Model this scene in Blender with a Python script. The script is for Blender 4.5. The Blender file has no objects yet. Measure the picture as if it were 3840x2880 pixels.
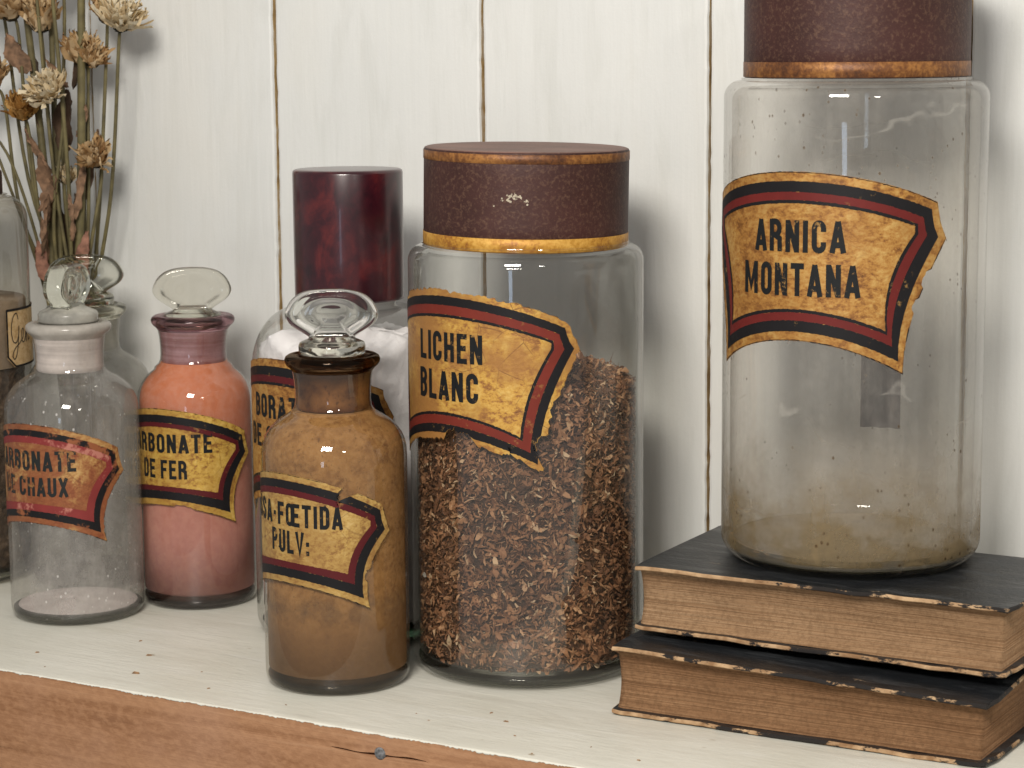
import bpy, math, random
import numpy as np
from mathutils import Vector, Matrix

S = bpy.context.scene
COL = S.collection
R = math.radians
PI = math.pi
rng = random.Random(7)
nrg = np.random.default_rng(7)

# ------------------------------------------------------------------ camera
cam_d = bpy.data.cameras.new('camera')
cam = bpy.data.objects.new('camera', cam_d)
COL.objects.link(cam)
cam_d.sensor_width = 36.0
cam_d.lens = 80.06
cam_d.clip_start = 0.02
cam_d.clip_end = 50.0
YAW, PITCH, ROLL = R(29.835), R(8.452), R(-0.4191)
d = Vector((-math.sin(YAW)*math.cos(PITCH), math.cos(YAW)*math.cos(PITCH), -math.sin(PITCH)))
r0 = Vector((math.cos(YAW), math.sin(YAW), 0))
u0 = r0.cross(d)
rr_ = r0*math.cos(ROLL) + u0*math.sin(ROLL)
uu_ = -r0*math.sin(ROLL) + u0*math.cos(ROLL)
M = Matrix.Identity(4)
for i in range(3):
    M[i][0] = rr_[i]; M[i][1] = uu_[i]; M[i][2] = -d[i]
M.translation = (0, -1.0, 0.28377)
cam.matrix_world = M
cam_d.dof.use_dof = True
cam_d.dof.focus_distance = 1.02
cam_d.dof.aperture_fstop = 36
S.camera = cam

# ------------------------------------------------------------------ render / world / lamps
S.render.engine = 'CYCLES'
S.cycles.use_denoising = True
S.cycles.max_bounces = 14
S.cycles.transparent_max_bounces = 40
S.cycles.transmission_bounces = 12
S.cycles.glossy_bounces = 6
S.cycles.diffuse_bounces = 4
S.cycles.sample_clamp_indirect = 4.0
S.cycles.blur_glossy = 0.6
S.render.filter_size = 1.15
vs = S.view_settings
vs.view_transform = 'Standard'; vs.look = 'None'; vs.gamma = 1.0; vs.exposure = 0.0
vs.use_curve_mapping = False
S.display_settings.display_device = 'sRGB'

W = bpy.data.worlds.new('World'); S.world = W
W.use_nodes = True
bg = W.node_tree.nodes['Background']
bg.inputs[0].default_value = (1.0, 0.985, 0.96, 1)
bg.inputs[1].default_value = 0.37

def area(name, loc, target, sx, sy, power, col):
    L = bpy.data.lights.new(name, 'AREA'); L.shape = 'RECTANGLE'
    L.size = sx; L.size_y = sy; L.energy = power; L.color = col
    o = bpy.data.objects.new(name, L); COL.objects.link(o)
    o.location = loc
    o.rotation_euler = (Vector(target)-Vector(loc)).to_track_quat('-Z', 'Y').to_euler()
    return o
area('ceiling_lamp', (-0.235, -1.0, 0.68), (-0.5, -0.05, 0.13), 0.27, 0.24, 11.7, (1.0, 0.947, 0.868))
area('second_lamp', (0.32, -0.90, 0.60), (-0.5, -0.05, 0.13), 0.10, 0.08, 0.9, (1.0, 0.95, 0.87))
area('window_light', (0.27, -3.0, 0.00), (-0.38, -0.1, 0.1), 0.20, 0.40, 1.1, (0.62, 0.78, 1.0))

# ------------------------------------------------------------------ helpers
def tag(o, label=None, cat=None, group=None, kind=None):
    if label: o['label'] = label
    if cat: o['category'] = cat
    if group: o['group'] = group
    if kind: o['kind'] = kind
    return o

def empty(name, loc, label=None, cat=None, group=None, kind=None):
    o = bpy.data.objects.new(name, None); COL.objects.link(o)
    o.location = loc; o.empty_display_size = 0.01
    return tag(o, label, cat, group, kind)

def obj(name, verts, faces, mats, parent=None, smooth=True, mi=None, loc=None):
    """verts in the parent's local frame (parents are unrotated empties at their base unless set later)"""
    me = bpy.data.meshes.new(name)
    me.from_pydata([tuple(map(float, v)) for v in verts], [], [tuple(map(int, f)) for f in faces])
    if not isinstance(mats, (list, tuple)): mats = [mats]
    for m in mats: me.materials.append(m)
    if smooth: me.polygons.foreach_set('use_smooth', [True]*len(me.polygons))
    if mi is not None: me.polygons.foreach_set('material_index', mi)
    me.update()
    o = bpy.data.objects.new(name, me); COL.objects.link(o)
    if parent is not None: o.parent = parent
    if loc: o.location = loc
    return o

def lathe(prof, n=72, close_bottom=False, close_top=False, sx=1.0):
    V, F = [], []
    for (r, z) in prof:
        for i in range(n):
            a = 2*PI*i/n
            V.append((r*math.cos(a), r*math.sin(a)*sx, z))
    m = len(prof)
    for j in range(m-1):
        for i in range(n):
            k = (i+1) % n
            F.append((j*n+i, j*n+k, (j+1)*n+k, (j+1)*n+i))
    if close_bottom:
        F.append(tuple(range(n-1, -1, -1)))
    if close_top:
        F.append(tuple((m-1)*n+i for i in range(n)))
    return V, F

def box(x0, x1, y0, y1, z0, z1):
    V = [(x, y, z) for z in (z0, z1) for y in (y0, y1) for x in (x0, x1)]
    F = [(0,2,3,1), (4,5,7,6), (0,1,5,4), (2,6,7,3), (0,4,6,2), (1,3,7,5)]
    return V, F

def tube(pts, rads, n=7):
    V, F = [], []
    pts = [Vector(p) for p in pts]
    for i, p in enumerate(pts):
        a = pts[max(i-1, 0)]; b = pts[min(i+1, len(pts)-1)]
        t = (b-a).normalized()
        x = t.orthogonal().normalized() if i == 0 else (xp - t*xp.dot(t)).normalized()
        xp = x
        y = t.cross(x)
        rad = rads[i] if hasattr(rads, '__len__') else rads
        for k in range(n):
            an = 2*PI*k/n
            V.append(tuple(p + (x*math.cos(an)+y*math.sin(an))*rad))
    for i in range(len(pts)-1):
        for k in range(n):
            F.append((i*n+k, i*n+(k+1) % n, (i+1)*n+(k+1) % n, (i+1)*n+k))
    F.append(tuple(range(n-1, -1, -1))); F.append(tuple((len(pts)-1)*n+k for k in range(n)))
    return V, F

def smooth_curve(pts, n=8):
    P = [Vector(p) for p in pts]
    out = []
    for i in range(len(P)-1):
        p0 = P[max(i-1, 0)]; p1 = P[i]; p2 = P[i+1]; p3 = P[min(i+2, len(P)-1)]
        for k in range(n):
            t = k/n
            out.append(0.5*((2*p1)+(p2-p0)*t+(2*p0-5*p1+4*p2-p3)*t*t+(3*p1-p0-3*p2+p3)*t**3))
    out.append(P[-1])
    return out

# ------------------------------------------------------------------ material helper
class NT:
    def __init__(self, name):
        self.m = bpy.data.materials.new(name); self.m.use_nodes = True
        self.t = self.m.node_tree; self.t.nodes.clear()
        self.out = self.t.nodes.new('ShaderNodeOutputMaterial')
        self.tc = None
    def n(self, typ, **kw):
        x = self.t.nodes.new(typ)
        for k, v in kw.items(): setattr(x, k, v)
        return x
    def l(self, a, b): self.t.links.new(a, b)
    def co(self, scale=(1, 1, 1), which='Object', rot=(0, 0, 0), loc=(0, 0, 0)):
        if self.tc is None: self.tc = self.n('ShaderNodeTexCoord')
        mp = self.n('ShaderNodeMapping')
        mp.inputs['Scale'].default_value = scale; mp.inputs['Rotation'].default_value = rot
        mp.inputs['Location'].default_value = loc
        self.l(self.tc.outputs[which], mp.inputs[0]); return mp.outputs[0]
    def noise(self, scale, detail=4, rough=0.55, vec=None, dist=0.0):
        x = self.n('ShaderNodeTexNoise'); x.inputs['Scale'].default_value = scale
        x.inputs['Detail'].default_value = detail; x.inputs['Roughness'].default_value = rough
        x.inputs['Distortion'].default_value = dist
        self.l(vec if vec is not None else self.co(), x.inputs['Vector']); return x.outputs['Fac']
    def voro(self, scale, vec=None, feature='F1', out='Distance', rnd=1.0):
        x = self.n('ShaderNodeTexVoronoi', feature=feature); x.inputs['Scale'].default_value = scale
        x.inputs['Randomness'].default_value = rnd
        self.l(vec if vec is not None else self.co(), x.inputs['Vector']); return x.outputs[out]
    def ramp(self, fac, stops, interp='LINEAR'):
        x = self.n('ShaderNodeValToRGB'); cr = x.color_ramp; cr.interpolation = interp
        while len(cr.elements) < len(stops): cr.elements.new(0.5)
        for e, (p, c) in zip(cr.elements, stops):
            e.position = p; e.color = (c, c, c, 1) if isinstance(c, (int, float)) else (*c, 1)
        self.l(fac, x.inputs[0]); return x.outputs[0]
    def mix(self, fac, a, b, blend='MIX'):
        x = self.n('ShaderNodeMix', data_type='RGBA', blend_type=blend)
        for sock, v in ((x.inputs[0], fac), (x.inputs[6], a), (x.inputs[7], b)):
            if isinstance(v, (int, float)): sock.default_value = v if sock.type == 'VALUE' else (v, v, v, 1)
            elif isinstance(v, tuple): sock.default_value = (*v, 1)
            else: self.l(v, sock)
        return x.outputs[2]
    def math(self, op, a, b=0.0, c=None, clamp=False):
        x = self.n('ShaderNodeMath', operation=op, use_clamp=clamp)
        for i, v in enumerate((a, b, c)):
            if v is None: continue
            if isinstance(v, (int, float)): x.inputs[i].default_value = v
            else: self.l(v, x.inputs[i])
        return x.outputs[0]
    def xyz(self, vec=None):
        x = self.n('ShaderNodeSeparateXYZ')
        self.l(vec if vec is not None else self.co(), x.inputs[0]); return x.outputs
    def bump(self, h, strength=0.3, dist=0.001):
        x = self.n('ShaderNodeBump'); x.inputs['Strength'].default_value = strength
        x.inputs['Distance'].default_value = dist; self.l(h, x.inputs['Height']); return x.outputs[0]
    def bsdf(self, col, rough=0.6, metal=0.0, spec=0.5, nrm=None, coat=0.0):
        x = self.n('ShaderNodeBsdfPrincipled')
        for k, v in (('Base Color', col), ('Roughness', rough), ('Metallic', metal), ('Specular IOR Level', spec), ('Coat Weight', coat)):
            s = x.inputs[k]
            if isinstance(v, (int, float)): s.default_value = v if s.type == 'VALUE' else (v, v, v, 1)
            elif isinstance(v, tuple): s.default_value = (*v, 1)
            else: self.l(v, s)
        x.inputs['Coat Roughness'].default_value = 0.08
        if nrm is not None: self.l(nrm, x.inputs['Normal'])
        return x.outputs[0]
    def mixs(self, fac, a, b):
        x = self.n('ShaderNodeMixShader')
        if isinstance(fac, (int, float)): x.inputs[0].default_value = fac
        else: self.l(fac, x.inputs[0])
        self.l(a, x.inputs[1]); self.l(b, x.inputs[2]); return x.outputs[0]
    def done(self, sh):
        self.l(sh, self.out.inputs[0]); return self.m

def simple(name, col, rough=0.6, var=0.25, scale=200, metal=0.0, spec=0.5, bump=0.0):
    t = NT(name)
    n = t.noise(scale, 5)
    c = t.mix(t.ramp(n, [(0.3, 0.0), (0.7, 1.0)]), tuple(x*(1-var) for x in col), tuple(min(1, x*(1+var)) for x in col))
    nrm = t.bump(n, bump, 0.0006) if bump else None
    return t.done(t.bsdf(c, rough, metal, spec, nrm))

# --- glass wall: one thin sheet of old glass (clear, Fresnel gloss, film of dust)
def glass_wall(name, tint=(0.94, 0.936, 0.925), edge=(0.57, 0.57, 0.545), dust=0.05, dust_col=(0.5, 0.46, 0.38), low=None, streak=True,
               specks=0.0, rough=0.025, refl=1.0, low_col=None, spk_col=None, smear=False):
    t = NT(name)
    lw = t.n('ShaderNodeLayerWeight'); lw.inputs[0].default_value = 0.5
    f = lw.outputs['Facing']
    f3 = t.math('POWER', f, 4.0)
    tr = t.n('ShaderNodeBsdfTransparent')
    t.l(t.mix(f3, tint, edge), tr.inputs[0])
    wav = t.noise(22, 2, 0.5, t.co((1, 1, 0.35)))
    nrm = t.bump(wav, 0.25, 0.004)
    gl = t.n('ShaderNodeBsdfGlossy'); gl.inputs['Roughness'].default_value = rough
    gl.inputs['Color'].default_value = (1, 1, 1, 1)
    t.l(nrm, gl.inputs['Normal'])
    fr = t.math('MULTIPLY_ADD', t.math('POWER', f, 5.0), 0.80*refl, 0.06*refl, clamp=True)
    base = t.mixs(fr, tr.outputs[0], gl.outputs[0])
    n1 = t.noise(24, 7, 0.66, t.co((1, 1, 0.40 if streak else 1)))
    n2 = t.noise(240, 3, 0.6)
    fac = t.math('MULTIPLY', t.ramp(n1, [(0.40, 0.10), (0.53, 0.45), (0.68, 1.0)]), t.ramp(n2, [(0.25, 0.6), (0.7, 1.0)]))
    if smear:      # hand-wiped film: upright streaks and a few pale curved scratches
        ns_ = t.noise(30, 4, 0.6, t.co((2.2, 2.2, 0.10)))
        fac = t.math('MULTIPLY', fac, t.ramp(ns_, [(0.38, 0.35), (0.62, 1.0)]))
        wv = t.n('ShaderNodeTexWave', wave_type='RINGS'); wv.inputs['Scale'].default_value = 9; wv.inputs['Distortion'].default_value = 9
        wv.inputs['Detail'].default_value = 3; wv.inputs['Detail Scale'].default_value = 1.5
        t.l(t.co((1, 1, 1.6), loc=(0.02, 0, -0.05)), wv.inputs['Vector'])
        sc = t.math('MULTIPLY', t.ramp(wv.outputs['Fac'], [(0.985, 0.0), (1.0, 0.8)]), t.ramp(t.noise(28, 3), [(0.50, 0.0), (0.60, 1.0)]))
        fac = t.math('MAXIMUM', fac, sc)
    foot = t.math('MULTIPLY_ADD', t.math('MULTIPLY', t.math('SUBTRACT', t.xyz()[2], 0.0045), 400.0, clamp=True), 0.85, 0.15)
    fac = t.math('MULTIPLY', t.math('MULTIPLY', fac, dust), foot)
    if low is not None:      # dirtier towards the bottom where contents settled: (z0, z1, extra)
        z = t.xyz()[2]
        mr = t.n('ShaderNodeMapRange'); mr.inputs['From Min'].default_value = low[0]; mr.inputs['From Max'].default_value = low[1]
        mr.inputs['To Min'].default_value = low[2]; mr.inputs['To Max'].default_value = 0.0
        t.l(z, mr.inputs['Value'])
        n3 = t.noise(45, 5, 0.65)
        lowf = t.math('MULTIPLY', mr.outputs[0], t.ramp(n3, [(0.34, 0.25), (0.66, 1.0)]))
        lowf = t.math('MULTIPLY', lowf, t.math('MULTIPLY', t.math('SUBTRACT', z, 0.0045), 400.0, clamp=True))
        fac = t.math('ADD', fac, lowf, clamp=True)
    if specks > 0:
        v = t.voro(260, t.co((1, 1, 0.75)))
        n4 = t.noise(32, 4, 0.6)
        sp = t.math('MULTIPLY', t.ramp(v, [(0.10, 1.0), (0.20, 0.0)]), t.ramp(n4, [(0.50, 0.0), (0.56, 1.0)]))
        fac = t.math('MAXIMUM', fac, t.math('MULTIPLY', sp, specks))
    df = t.n('ShaderNodeBsdfDiffuse'); tl = t.n('ShaderNodeBsdfTranslucent')
    dc = t.mix(t.noise(60, 3), tuple(x*0.75 for x in dust_col), dust_col)
    if low is not None and low_col is not None: dc = t.mix(t.math('MULTIPLY', lowf, 2.2, clamp=True), dc, low_col)
    if specks > 0: dc = t.mix(sp, dc, spk_col or tuple(x*0.4 for x in dust_col))
    t.l(dc, df.inputs[0]); t.l(dc, tl.inputs[0])
    dd = t.mixs(0.45, df.outputs[0], tl.outputs[0])
    return t.done(t.mixs(fac, base, dd))

def solid_glass(name, col=(0.97, 0.98, 0.96), rough=0.0, bump=0.15):
    t = NT(name)
    g = t.n('ShaderNodeBsdfGlass'); g.inputs['Color'].default_value = (*col, 1)
    g.inputs['Roughness'].default_value = rough; g.inputs['IOR'].default_value = 1.47
    n = t.noise(70, 2)
    t.l(t.bump(n, bump, 0.002), g.inputs['Normal'])
    return t.done(g.outputs[0])

def frosted(name, col, op, rough=0.35, ring=True, dark=None, spec=0.4, stain=None):
    """ground-glass or powder-coated neck: mostly diffuse film with horizontal grinding rings"""
    t = NT(name)
    n = t.noise(90, 5, 0.6, t.co((0.25, 0.25, 6.0) if ring else (1, 1, 1)))
    n2 = t.noise(55, 5, 0.6)
    d2 = dark or tuple(x*0.62 for x in col)
    c = t.mix(t.ramp(t.math('ADD', t.math('MULTIPLY', n, 0.55), t.math('MULTIPLY', n2, 0.45)), [(0.36, 0.0), (0.62, 1.0)]), d2, col)
    if stain:
        zz = t.math('ADD', t.xyz()[2], t.math('MULTIPLY', t.math('SUBTRACT', n2, 0.5), 0.012))
        up = t.math('MULTIPLY', t.math('SUBTRACT', zz, stain[0]-0.004), 180.0, clamp=True)
        dn = t.math('MULTIPLY', t.math('SUBTRACT', 0.1275, zz), 260.0, clamp=True)
        c = t.mix(t.math('MULTIPLY', up, 0.85), c, stain[1:])
        c = t.mix(t.math('MULTIPLY', dn, 0.7), c, (0.085, 0.026, 0.010))
        sp = t.ramp(t.noise(420, 3, 0.7), [(0.34, 0.7), (0.42, 0.0)])
        c = t.mix(sp, c, (0.03, 0.011, 0.005))
    b = t.bsdf(c, rough, 0, spec, t.bump(n, 0.25, 0.0006))
    tr = t.n('ShaderNodeBsdfTransparent'); tr.inputs[0].default_value = (0.9, 0.9, 0.88, 1)
    f = t.ramp(n2, [(0.3, max(0, op-0.2)), (0.65, min(1, op+0.1))])
    return t.done(t.mixs(f, tr.outputs[0], b))

# ------------------------------------------------------------------ materials
def wall_paint():
    t = NT('wall_paint')
    br = t.noise(170, 4, 0.6, t.co((1, 1, 0.035)))
    br2 = t.noise(420, 3, 0.6, t.co((1, 1, 0.05)))
    bl = t.noise(9, 5, 0.6)
    fine = t.noise(700, 2)
    c = t.mix(t.ramp(bl, [(0.3, 0.0), (0.7, 1.0)]), (0.660, 0.668, 0.652), (0.722, 0.724, 0.702))
    c = t.mix(t.ramp(br, [(0.28, 0.16), (0.50, 0.0)]), c, (0.59, 0.58, 0.53))
    # rare dings and rubbed yellowed strokes
    v = t.noise(16, 6, 0.7, t.co((1.6, 1, 0.25)))
    c = t.mix(t.ramp(v, [(0.66, 0.0), (0.74, 0.35)]), c, (0.60, 0.54, 0.42))
    bs = t.noise(34, 5, 0.65, t.co((1.6, 1, 0.30), rot=(0, R(6), 0)), 0.8)
    c = t.mix(t.ramp(bs, [(0.36, 0.28), (0.50, 0.0), (0.62, 0.0)]), c, (0.57, 0.575, 0.54))
    c = t.mix(t.ramp(t.noise(6, 4, 0.6, t.co((1, 1, 0.5), loc=(3, 0, 1))), [(0.50, 0.0), (0.72, 0.45)]), c, (0.72, 0.685, 0.61))
    kn = t.noise(140, 4, 0.75, t.co((1, 1, 0.5), loc=(1, 2, 3)))
    c = t.mix(t.ramp(kn, [(0.745, 0.0), (0.77, 0.55)]), c, (0.36, 0.31, 0.23))
    h = t.math('ADD', t.math('MULTIPLY', br, 0.6), t.math('ADD', t.math('MULTIPLY', br2, 0.35), t.math('ADD', t.math('MULTIPLY', fine, 0.15), t.math('MULTIPLY', bs, 1.1))))
    return t.done(t.bsdf(c, 0.5, 0, 0.4, t.bump(h, 0.40, 0.0009)))

def raw_wood():
    t = NT('raw_wood')
    g = t.noise(38, 8, 0.70, t.co((0.07, 1, 2.6)), 0.5)
    f = t.noise(420, 3, 0.6, t.co((0.55, 1, 0.9), rot=(0, R(38), 0)))
    b = t.noise(12, 4)
    c = t.ramp(g, [(0.26, (0.12, 0.050, 0.022)), (0.42, (0.26, 0.122, 0.056)), (0.60, (0.36, 0.185, 0.095)), (0.76, (0.46, 0.265, 0.150))])
    c = t.mix(t.ramp(f, [(0.42, 0.0), (0.66, 0.42)]), c, (0.47, 0.255, 0.135))
    c = t.mix(t.ramp(b, [(0.5, 0.0), (0.72, 0.35)]), c, (0.46, 0.27, 0.18))
    h = t.math('ADD', g, t.math('MULTIPLY', f, 0.6))
    return t.done(t.bsdf(c, 0.7, 0, 0.3, t.bump(h, 0.5, 0.0010)))

def shelf_paint():
    t = NT('shelf_paint')
    g = t.noise(46, 5, 0.55, t.co((0.14, 1, 1), rot=(0, 0, R(3))), 0.4)
    b = t.noise(14, 5, 0.6)
    fine = t.noise(320, 3, 0.6, t.co((0.3, 1, 1)))
    c = t.mix(t.ramp(b, [(0.32, 0.0), (0.68, 1.0)]), (0.665, 0.65, 0.565), (0.755, 0.74, 0.665))
    c = t.mix(t.ramp(g, [(0.30, 0.35), (0.48, 0.0)]), c, (0.54, 0.51, 0.42))
    wp = t.noise(26, 6, 0.68, t.co((0.35, 1.6, 1), rot=(0, 0, R(-8))), 0.5)
    c = t.mix(t.ramp(wp, [(0.56, 0.0), (0.70, 0.55)]), c, (0.55, 0.52, 0.45))
    c = t.mix(t.ramp(wp, [(0.30, 0.5), (0.42, 0.0)]), c, (0.80, 0.79, 0.74))
    v = t.voro(58, t.co((0.7, 1.3, 1)))
    nn = t.noise(23, 3)
    sp = t.math('MULTIPLY', t.ramp(v, [(0.05, 1.0), (0.09, 0.0)]), t.ramp(nn, [(0.50, 0.0), (0.56, 0.8)]))
    c = t.mix(sp, c, (0.30, 0.22, 0.13))
    h = t.math('ADD', g, t.math('ADD', t.math('MULTIPLY', fine, 0.4), t.math('MULTIPLY', wp, 0.6)))
    return t.done(t.bsdf(c, 0.42, 0, 0.5, t.bump(h, 0.45, 0.0012)))

def gold_paper(name, a=(0.50, 0.285, 0.055), b=(0.26, 0.115, 0.028), c2=(0.62, 0.42, 0.13), red=0.0, redcol=(0.30, 0.065, 0.02), fl=1.0):
    """old varnished gilt paper: scuffed bright gold, brown varnish blotches, fine slanting scratches, craquelure"""
    t = NT(name)
    n1 = t.noise(85, 7, 0.72, None, 0.5)
    n2 = t.noise(520, 5, 0.72, t.co((0.55, 1, 1.2), rot=(0, R(-38), 0)))
    n3 = t.noise(26, 5, 0.62)
    n4 = t.noise(240, 5, 0.75)
    k = t.math('ADD', t.math('MULTIPLY', n1, 0.40), t.math('ADD', t.math('MULTIPLY', n2, 0.35), t.math('MULTIPLY', n4, 0.25)))
    c = t.ramp(k, [(0.385, tuple(0.55*x for x in b)), (0.44, b), (0.50, a), (0.60, c2)])
    c = t.mix(t.ramp(n3, [(0.44, 0.62*fl), (0.58, 0.0)]), c, tuple(0.75*y+0.25*x for x, y in zip(a, b)))
    if red > 0:
        c = t.mix(t.math('MULTIPLY', t.ramp(t.math('ADD', t.math('MULTIPLY', n3, .6), t.math('MULTIPLY', n1, .4)), [(0.485, 1.0), (0.535, 0.12)]), red), c, t.mix(n2, tuple(0.5*x for x in redcol), tuple(1.5*x for x in redcol)))
    cr = t.ramp(t.voro(95, None, 'DISTANCE_TO_EDGE'), [(0.004, 1.0), (0.02, 0.0)])
    crm = t.math('MULTIPLY', cr, t.ramp(t.noise(30, 3), [(0.48, 0.0), (0.6, 0.5*fl)]))
    c = t.mix(crm, c, (0.12, 0.05, 0.02))
    h = t.math('ADD', n1, t.math('MULTIPLY', n2, 0.6))
    return t.done(t.bsdf(c, 0.46, 0.15, 0.35, t.bump(h, 0.45, 0.0005)))

def ink(name, col, wear, under, thr=0.60, scale=140):
    t = NT(name)
    n1 = t.noise(scale, 6, 0.68)
    n2 = t.noise(28, 4, 0.6)
    k = t.math('ADD', t.math('MULTIPLY', n1, 0.6), t.math('MULTIPLY', n2, 0.4))
    c = t.mix(t.noise(90, 4), tuple(x*0.7 for x in col), tuple(x*1.35 for x in col))
    c = t.mix(t.math('MULTIPLY', t.ramp(k, [(thr-0.035, 0.0), (thr+0.02, 1.0)]), wear), c, under)
    return t.done(t.bsdf(c, 0.55, 0.0, 0.22, t.bump(n1, 0.2, 0.0004)))

M_wall = wall_paint()
M_wood = raw_wood()
M_shelf = shelf_paint()
def gap_wood():
    t = NT('bare_plank_edge')
    n = t.noise(60, 5, 0.7, t.co((1, 1, 0.5)))
    return t.done(t.bsdf(t.ramp(n, [(0.32, (0.07, 0.04, 0.017)), (0.40, (0.34, 0.21, 0.08)), (0.50, (0.52, 0.37, 0.17)), (0.64, (0.66, 0.61, 0.52))]), 0.8))
M_gap = gap_wood()

# ------------------------------------------------------------------ setting: plank wall
wall = empty('wall', (0, 0, 0), kind='structure')
GX = [-1.352, -1.225, -1.0985, -0.9715, -0.8444, -0.7183, -0.5896, -0.4635, -0.3362, -0.209, -0.082, 0.045, 0.172]
for i in range(len(GX)-1):
    g = 0.00135 if i > 0 else 0
    x0, x1 = GX[i]+g*(0.75 if i != 4 else 0.35), GX[i+1]-g*(0.75 if i+1 != 4 else 0.35)
    off = (0.0, 0.0006, -0.0003, 0.0004, 0.0, 0.0003, -0.0004)[i % 7]
    V, F = [], []
    zs = np.linspace(-0.02, 0.62, 161)
    wob = np.cumsum(nrg.normal(0, 1, (161, 2)), 0)*0.00005
    jit = nrg.normal(0, 0.00012, (161, 2))
    for k, z in enumerate(zs):
        a = x0 + max(-0.0006, min(0.0006, wob[k, 0])) + jit[k, 0]
        b = x1 + max(-0.0006, min(0.0006, wob[k, 1])) + jit[k, 1]
        V += [(a, 0.012, z), (a, off+0.0016, z), (a+0.0005, off+0.0004, z), (a+0.0016, off, z),
              (b-0.0016, off, z), (b-0.0005, off+0.0004, z), (b, off+0.0016, z), (b, 0.012, z)]
    mi = []
    for k in range(len(zs)-1):
        for j in range(7):
            F.append((k*8+j, k*8+j+1, (k+1)*8+j+1, (k+1)*8+j)); mi.append(1 if j in (0, 6) else 0)
    obj('plank', V, F, [M_wall, M_gap], wall, smooth=False, mi=mi)
obj('backing', *box(-1.36, 0.18, 0.008, 0.011, -0.02, 0.62), M_gap, wall, smooth=False)

# ------------------------------------------------------------------ setting: shelf board
shelf = empty('shelf', (0, 0, 0), kind='structure')
YF = -0.2305
X0, X1, ZB = -1.36, 0.18, -0.075
cx0, cx1, czc = -0.5315, -0.4820, -0.0093
xs = sorted(set(list(np.linspace(X0, X1, 60)) + list(np.linspace(cx0, cx1, 33))))
V, F = [], []
for x in xs:
    t = (x-cx0)/(cx1-cx0)
    h = 0.0
    if 0 < t < 1: h = 0.00075*math.sin(PI*t)**0.6*(1+0.35*math.sin(17*t))
    zc = czc - 0.0006*math.sin(5*t) if 0 < t < 1 else czc
    V += [(x, 0.0, -0.0006), (x, YF, -0.0006), (x, YF, zc+h), (x, YF+0.004*(h > 0), zc+h*0.3), (x, YF+0.004*(h > 0), zc-h*0.3), (x, YF, zc-h), (x, YF, ZB), (x, 0.0, ZB)]
for k in range(len(xs)-1):
    for j in range(7): F.append((k*8+j, k*8+j+1, (k+1)*8+j+1, (k+1)*8+j))
obj('board', V, F, M_wood, shelf, smooth=False)
# the paint on top, with its ragged dripping front edge
V, F = [], []
xs = np.arange(X0, X1, 0.0007)
n_ = len(xs)
rag = np.zeros(n_)
for amp, st in ((0.00048, 36), (0.00030, 7), (0.00022, 1)):
    kk = nrg.normal(0, 1, n_//st+3)
    rag += amp*np.interp(np.arange(n_)/st, np.arange(len(kk)), kk)
drip = np.clip(rag, -0.0010, 0.0019)
for i, x in enumerate(xs):
    dn = drip[i]
    V += [(x, 0.0, 0.0), (x, YF+0.006, 0.0), (x, YF+0.0012, -0.00003), (x, YF-0.0001+max(0, -dn), -0.0002),
          (x, YF-0.00025+max(0, -dn), -0.0004-max(0, dn)), (x, YF+0.0003, -0.0006-max(0, dn))]
for k in range(n_-1):
    for j in range(5): F.append((k*6+j, k*6+j+1, (k+1)*6+j+1, (k+1)*6+j))
obj('painted_top', V, F, M_shelf, shelf, smooth=True)
t = NT('old_iron')
n = t.noise(900, 4)
M_iron = t.done(t.bsdf(t.ramp(n, [(0.35, (0.08, 0.08, 0.082)), (0.65, (0.25, 0.25, 0.255))]), 0.6, 0.3, 0.5, t.bump(n, 0.5, 0.0003)))
V, F = lathe([(0.0, 0.0006), (0.0017, 0.00055), (0.0024, 0.00035), (0.0027, 0.0), (0.0027, -0.001)], 20)
V = [(x, -z, y) for x, y, z in V]
obj('nail', V, F, M_iron, shelf, loc=(-0.5062, YF-0.0002, -0.0086))

# crumbs fallen on the shelf
M_crumb = simple('dry_crumb', (0.24, 0.14, 0.07), 0.9, 0.5, 400)
V, F = [], []
spots = [(-0.6695, -0.1790), (-0.655, -0.2065), (-0.6105, -0.2105), (-0.700, -0.2175), (-0.508, -0.199), (-0.498, -0.205), (-0.455, -0.2065), (-0.437, -0.224), (-0.395, -0.2115), (-0.48, -0.183), (-0.468, -0.191),
         (-0.72, -0.2, ), (-0.63, -0.19), (-0.565, -0.215), (-0.42, -0.205), (-0.69, -0.16), (-0.355, -0.206), (-0.33, -0.2)]
for k, (x, y) in enumerate(spots):
    s = rng.uniform(0.0004, 0.0010)*(1.6 if k < 2 else 0.8)
    a = rng.uniform(0, PI); b0 = len(V)
    for dx, dy, dz in ((-1.6, -.5, 0), (1.4, -.6, 0), (1.2, .6, 0), (-1.2, .7, 0), (-0.8, 0, .8), (1.0, .1, .6)):
        V.append((x+s*(dx*math.cos(a)-dy*math.sin(a)), y+s*(dx*math.sin(a)+dy*math.cos(a)), 0.00005+s*dz))
    F += [(b0, b0+1, b0+5, b0+4), (b0+1, b0+2, b0+5), (b0+2, b0+3, b0+4, b0+5), (b0+3, b0, b0+4)]
tag(obj('crumbs', V, F, M_crumb, None, smooth=False), 'tiny brown crumbs scattered over the cream painted shelf top', 'crumbs', kind='stuff')

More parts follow.
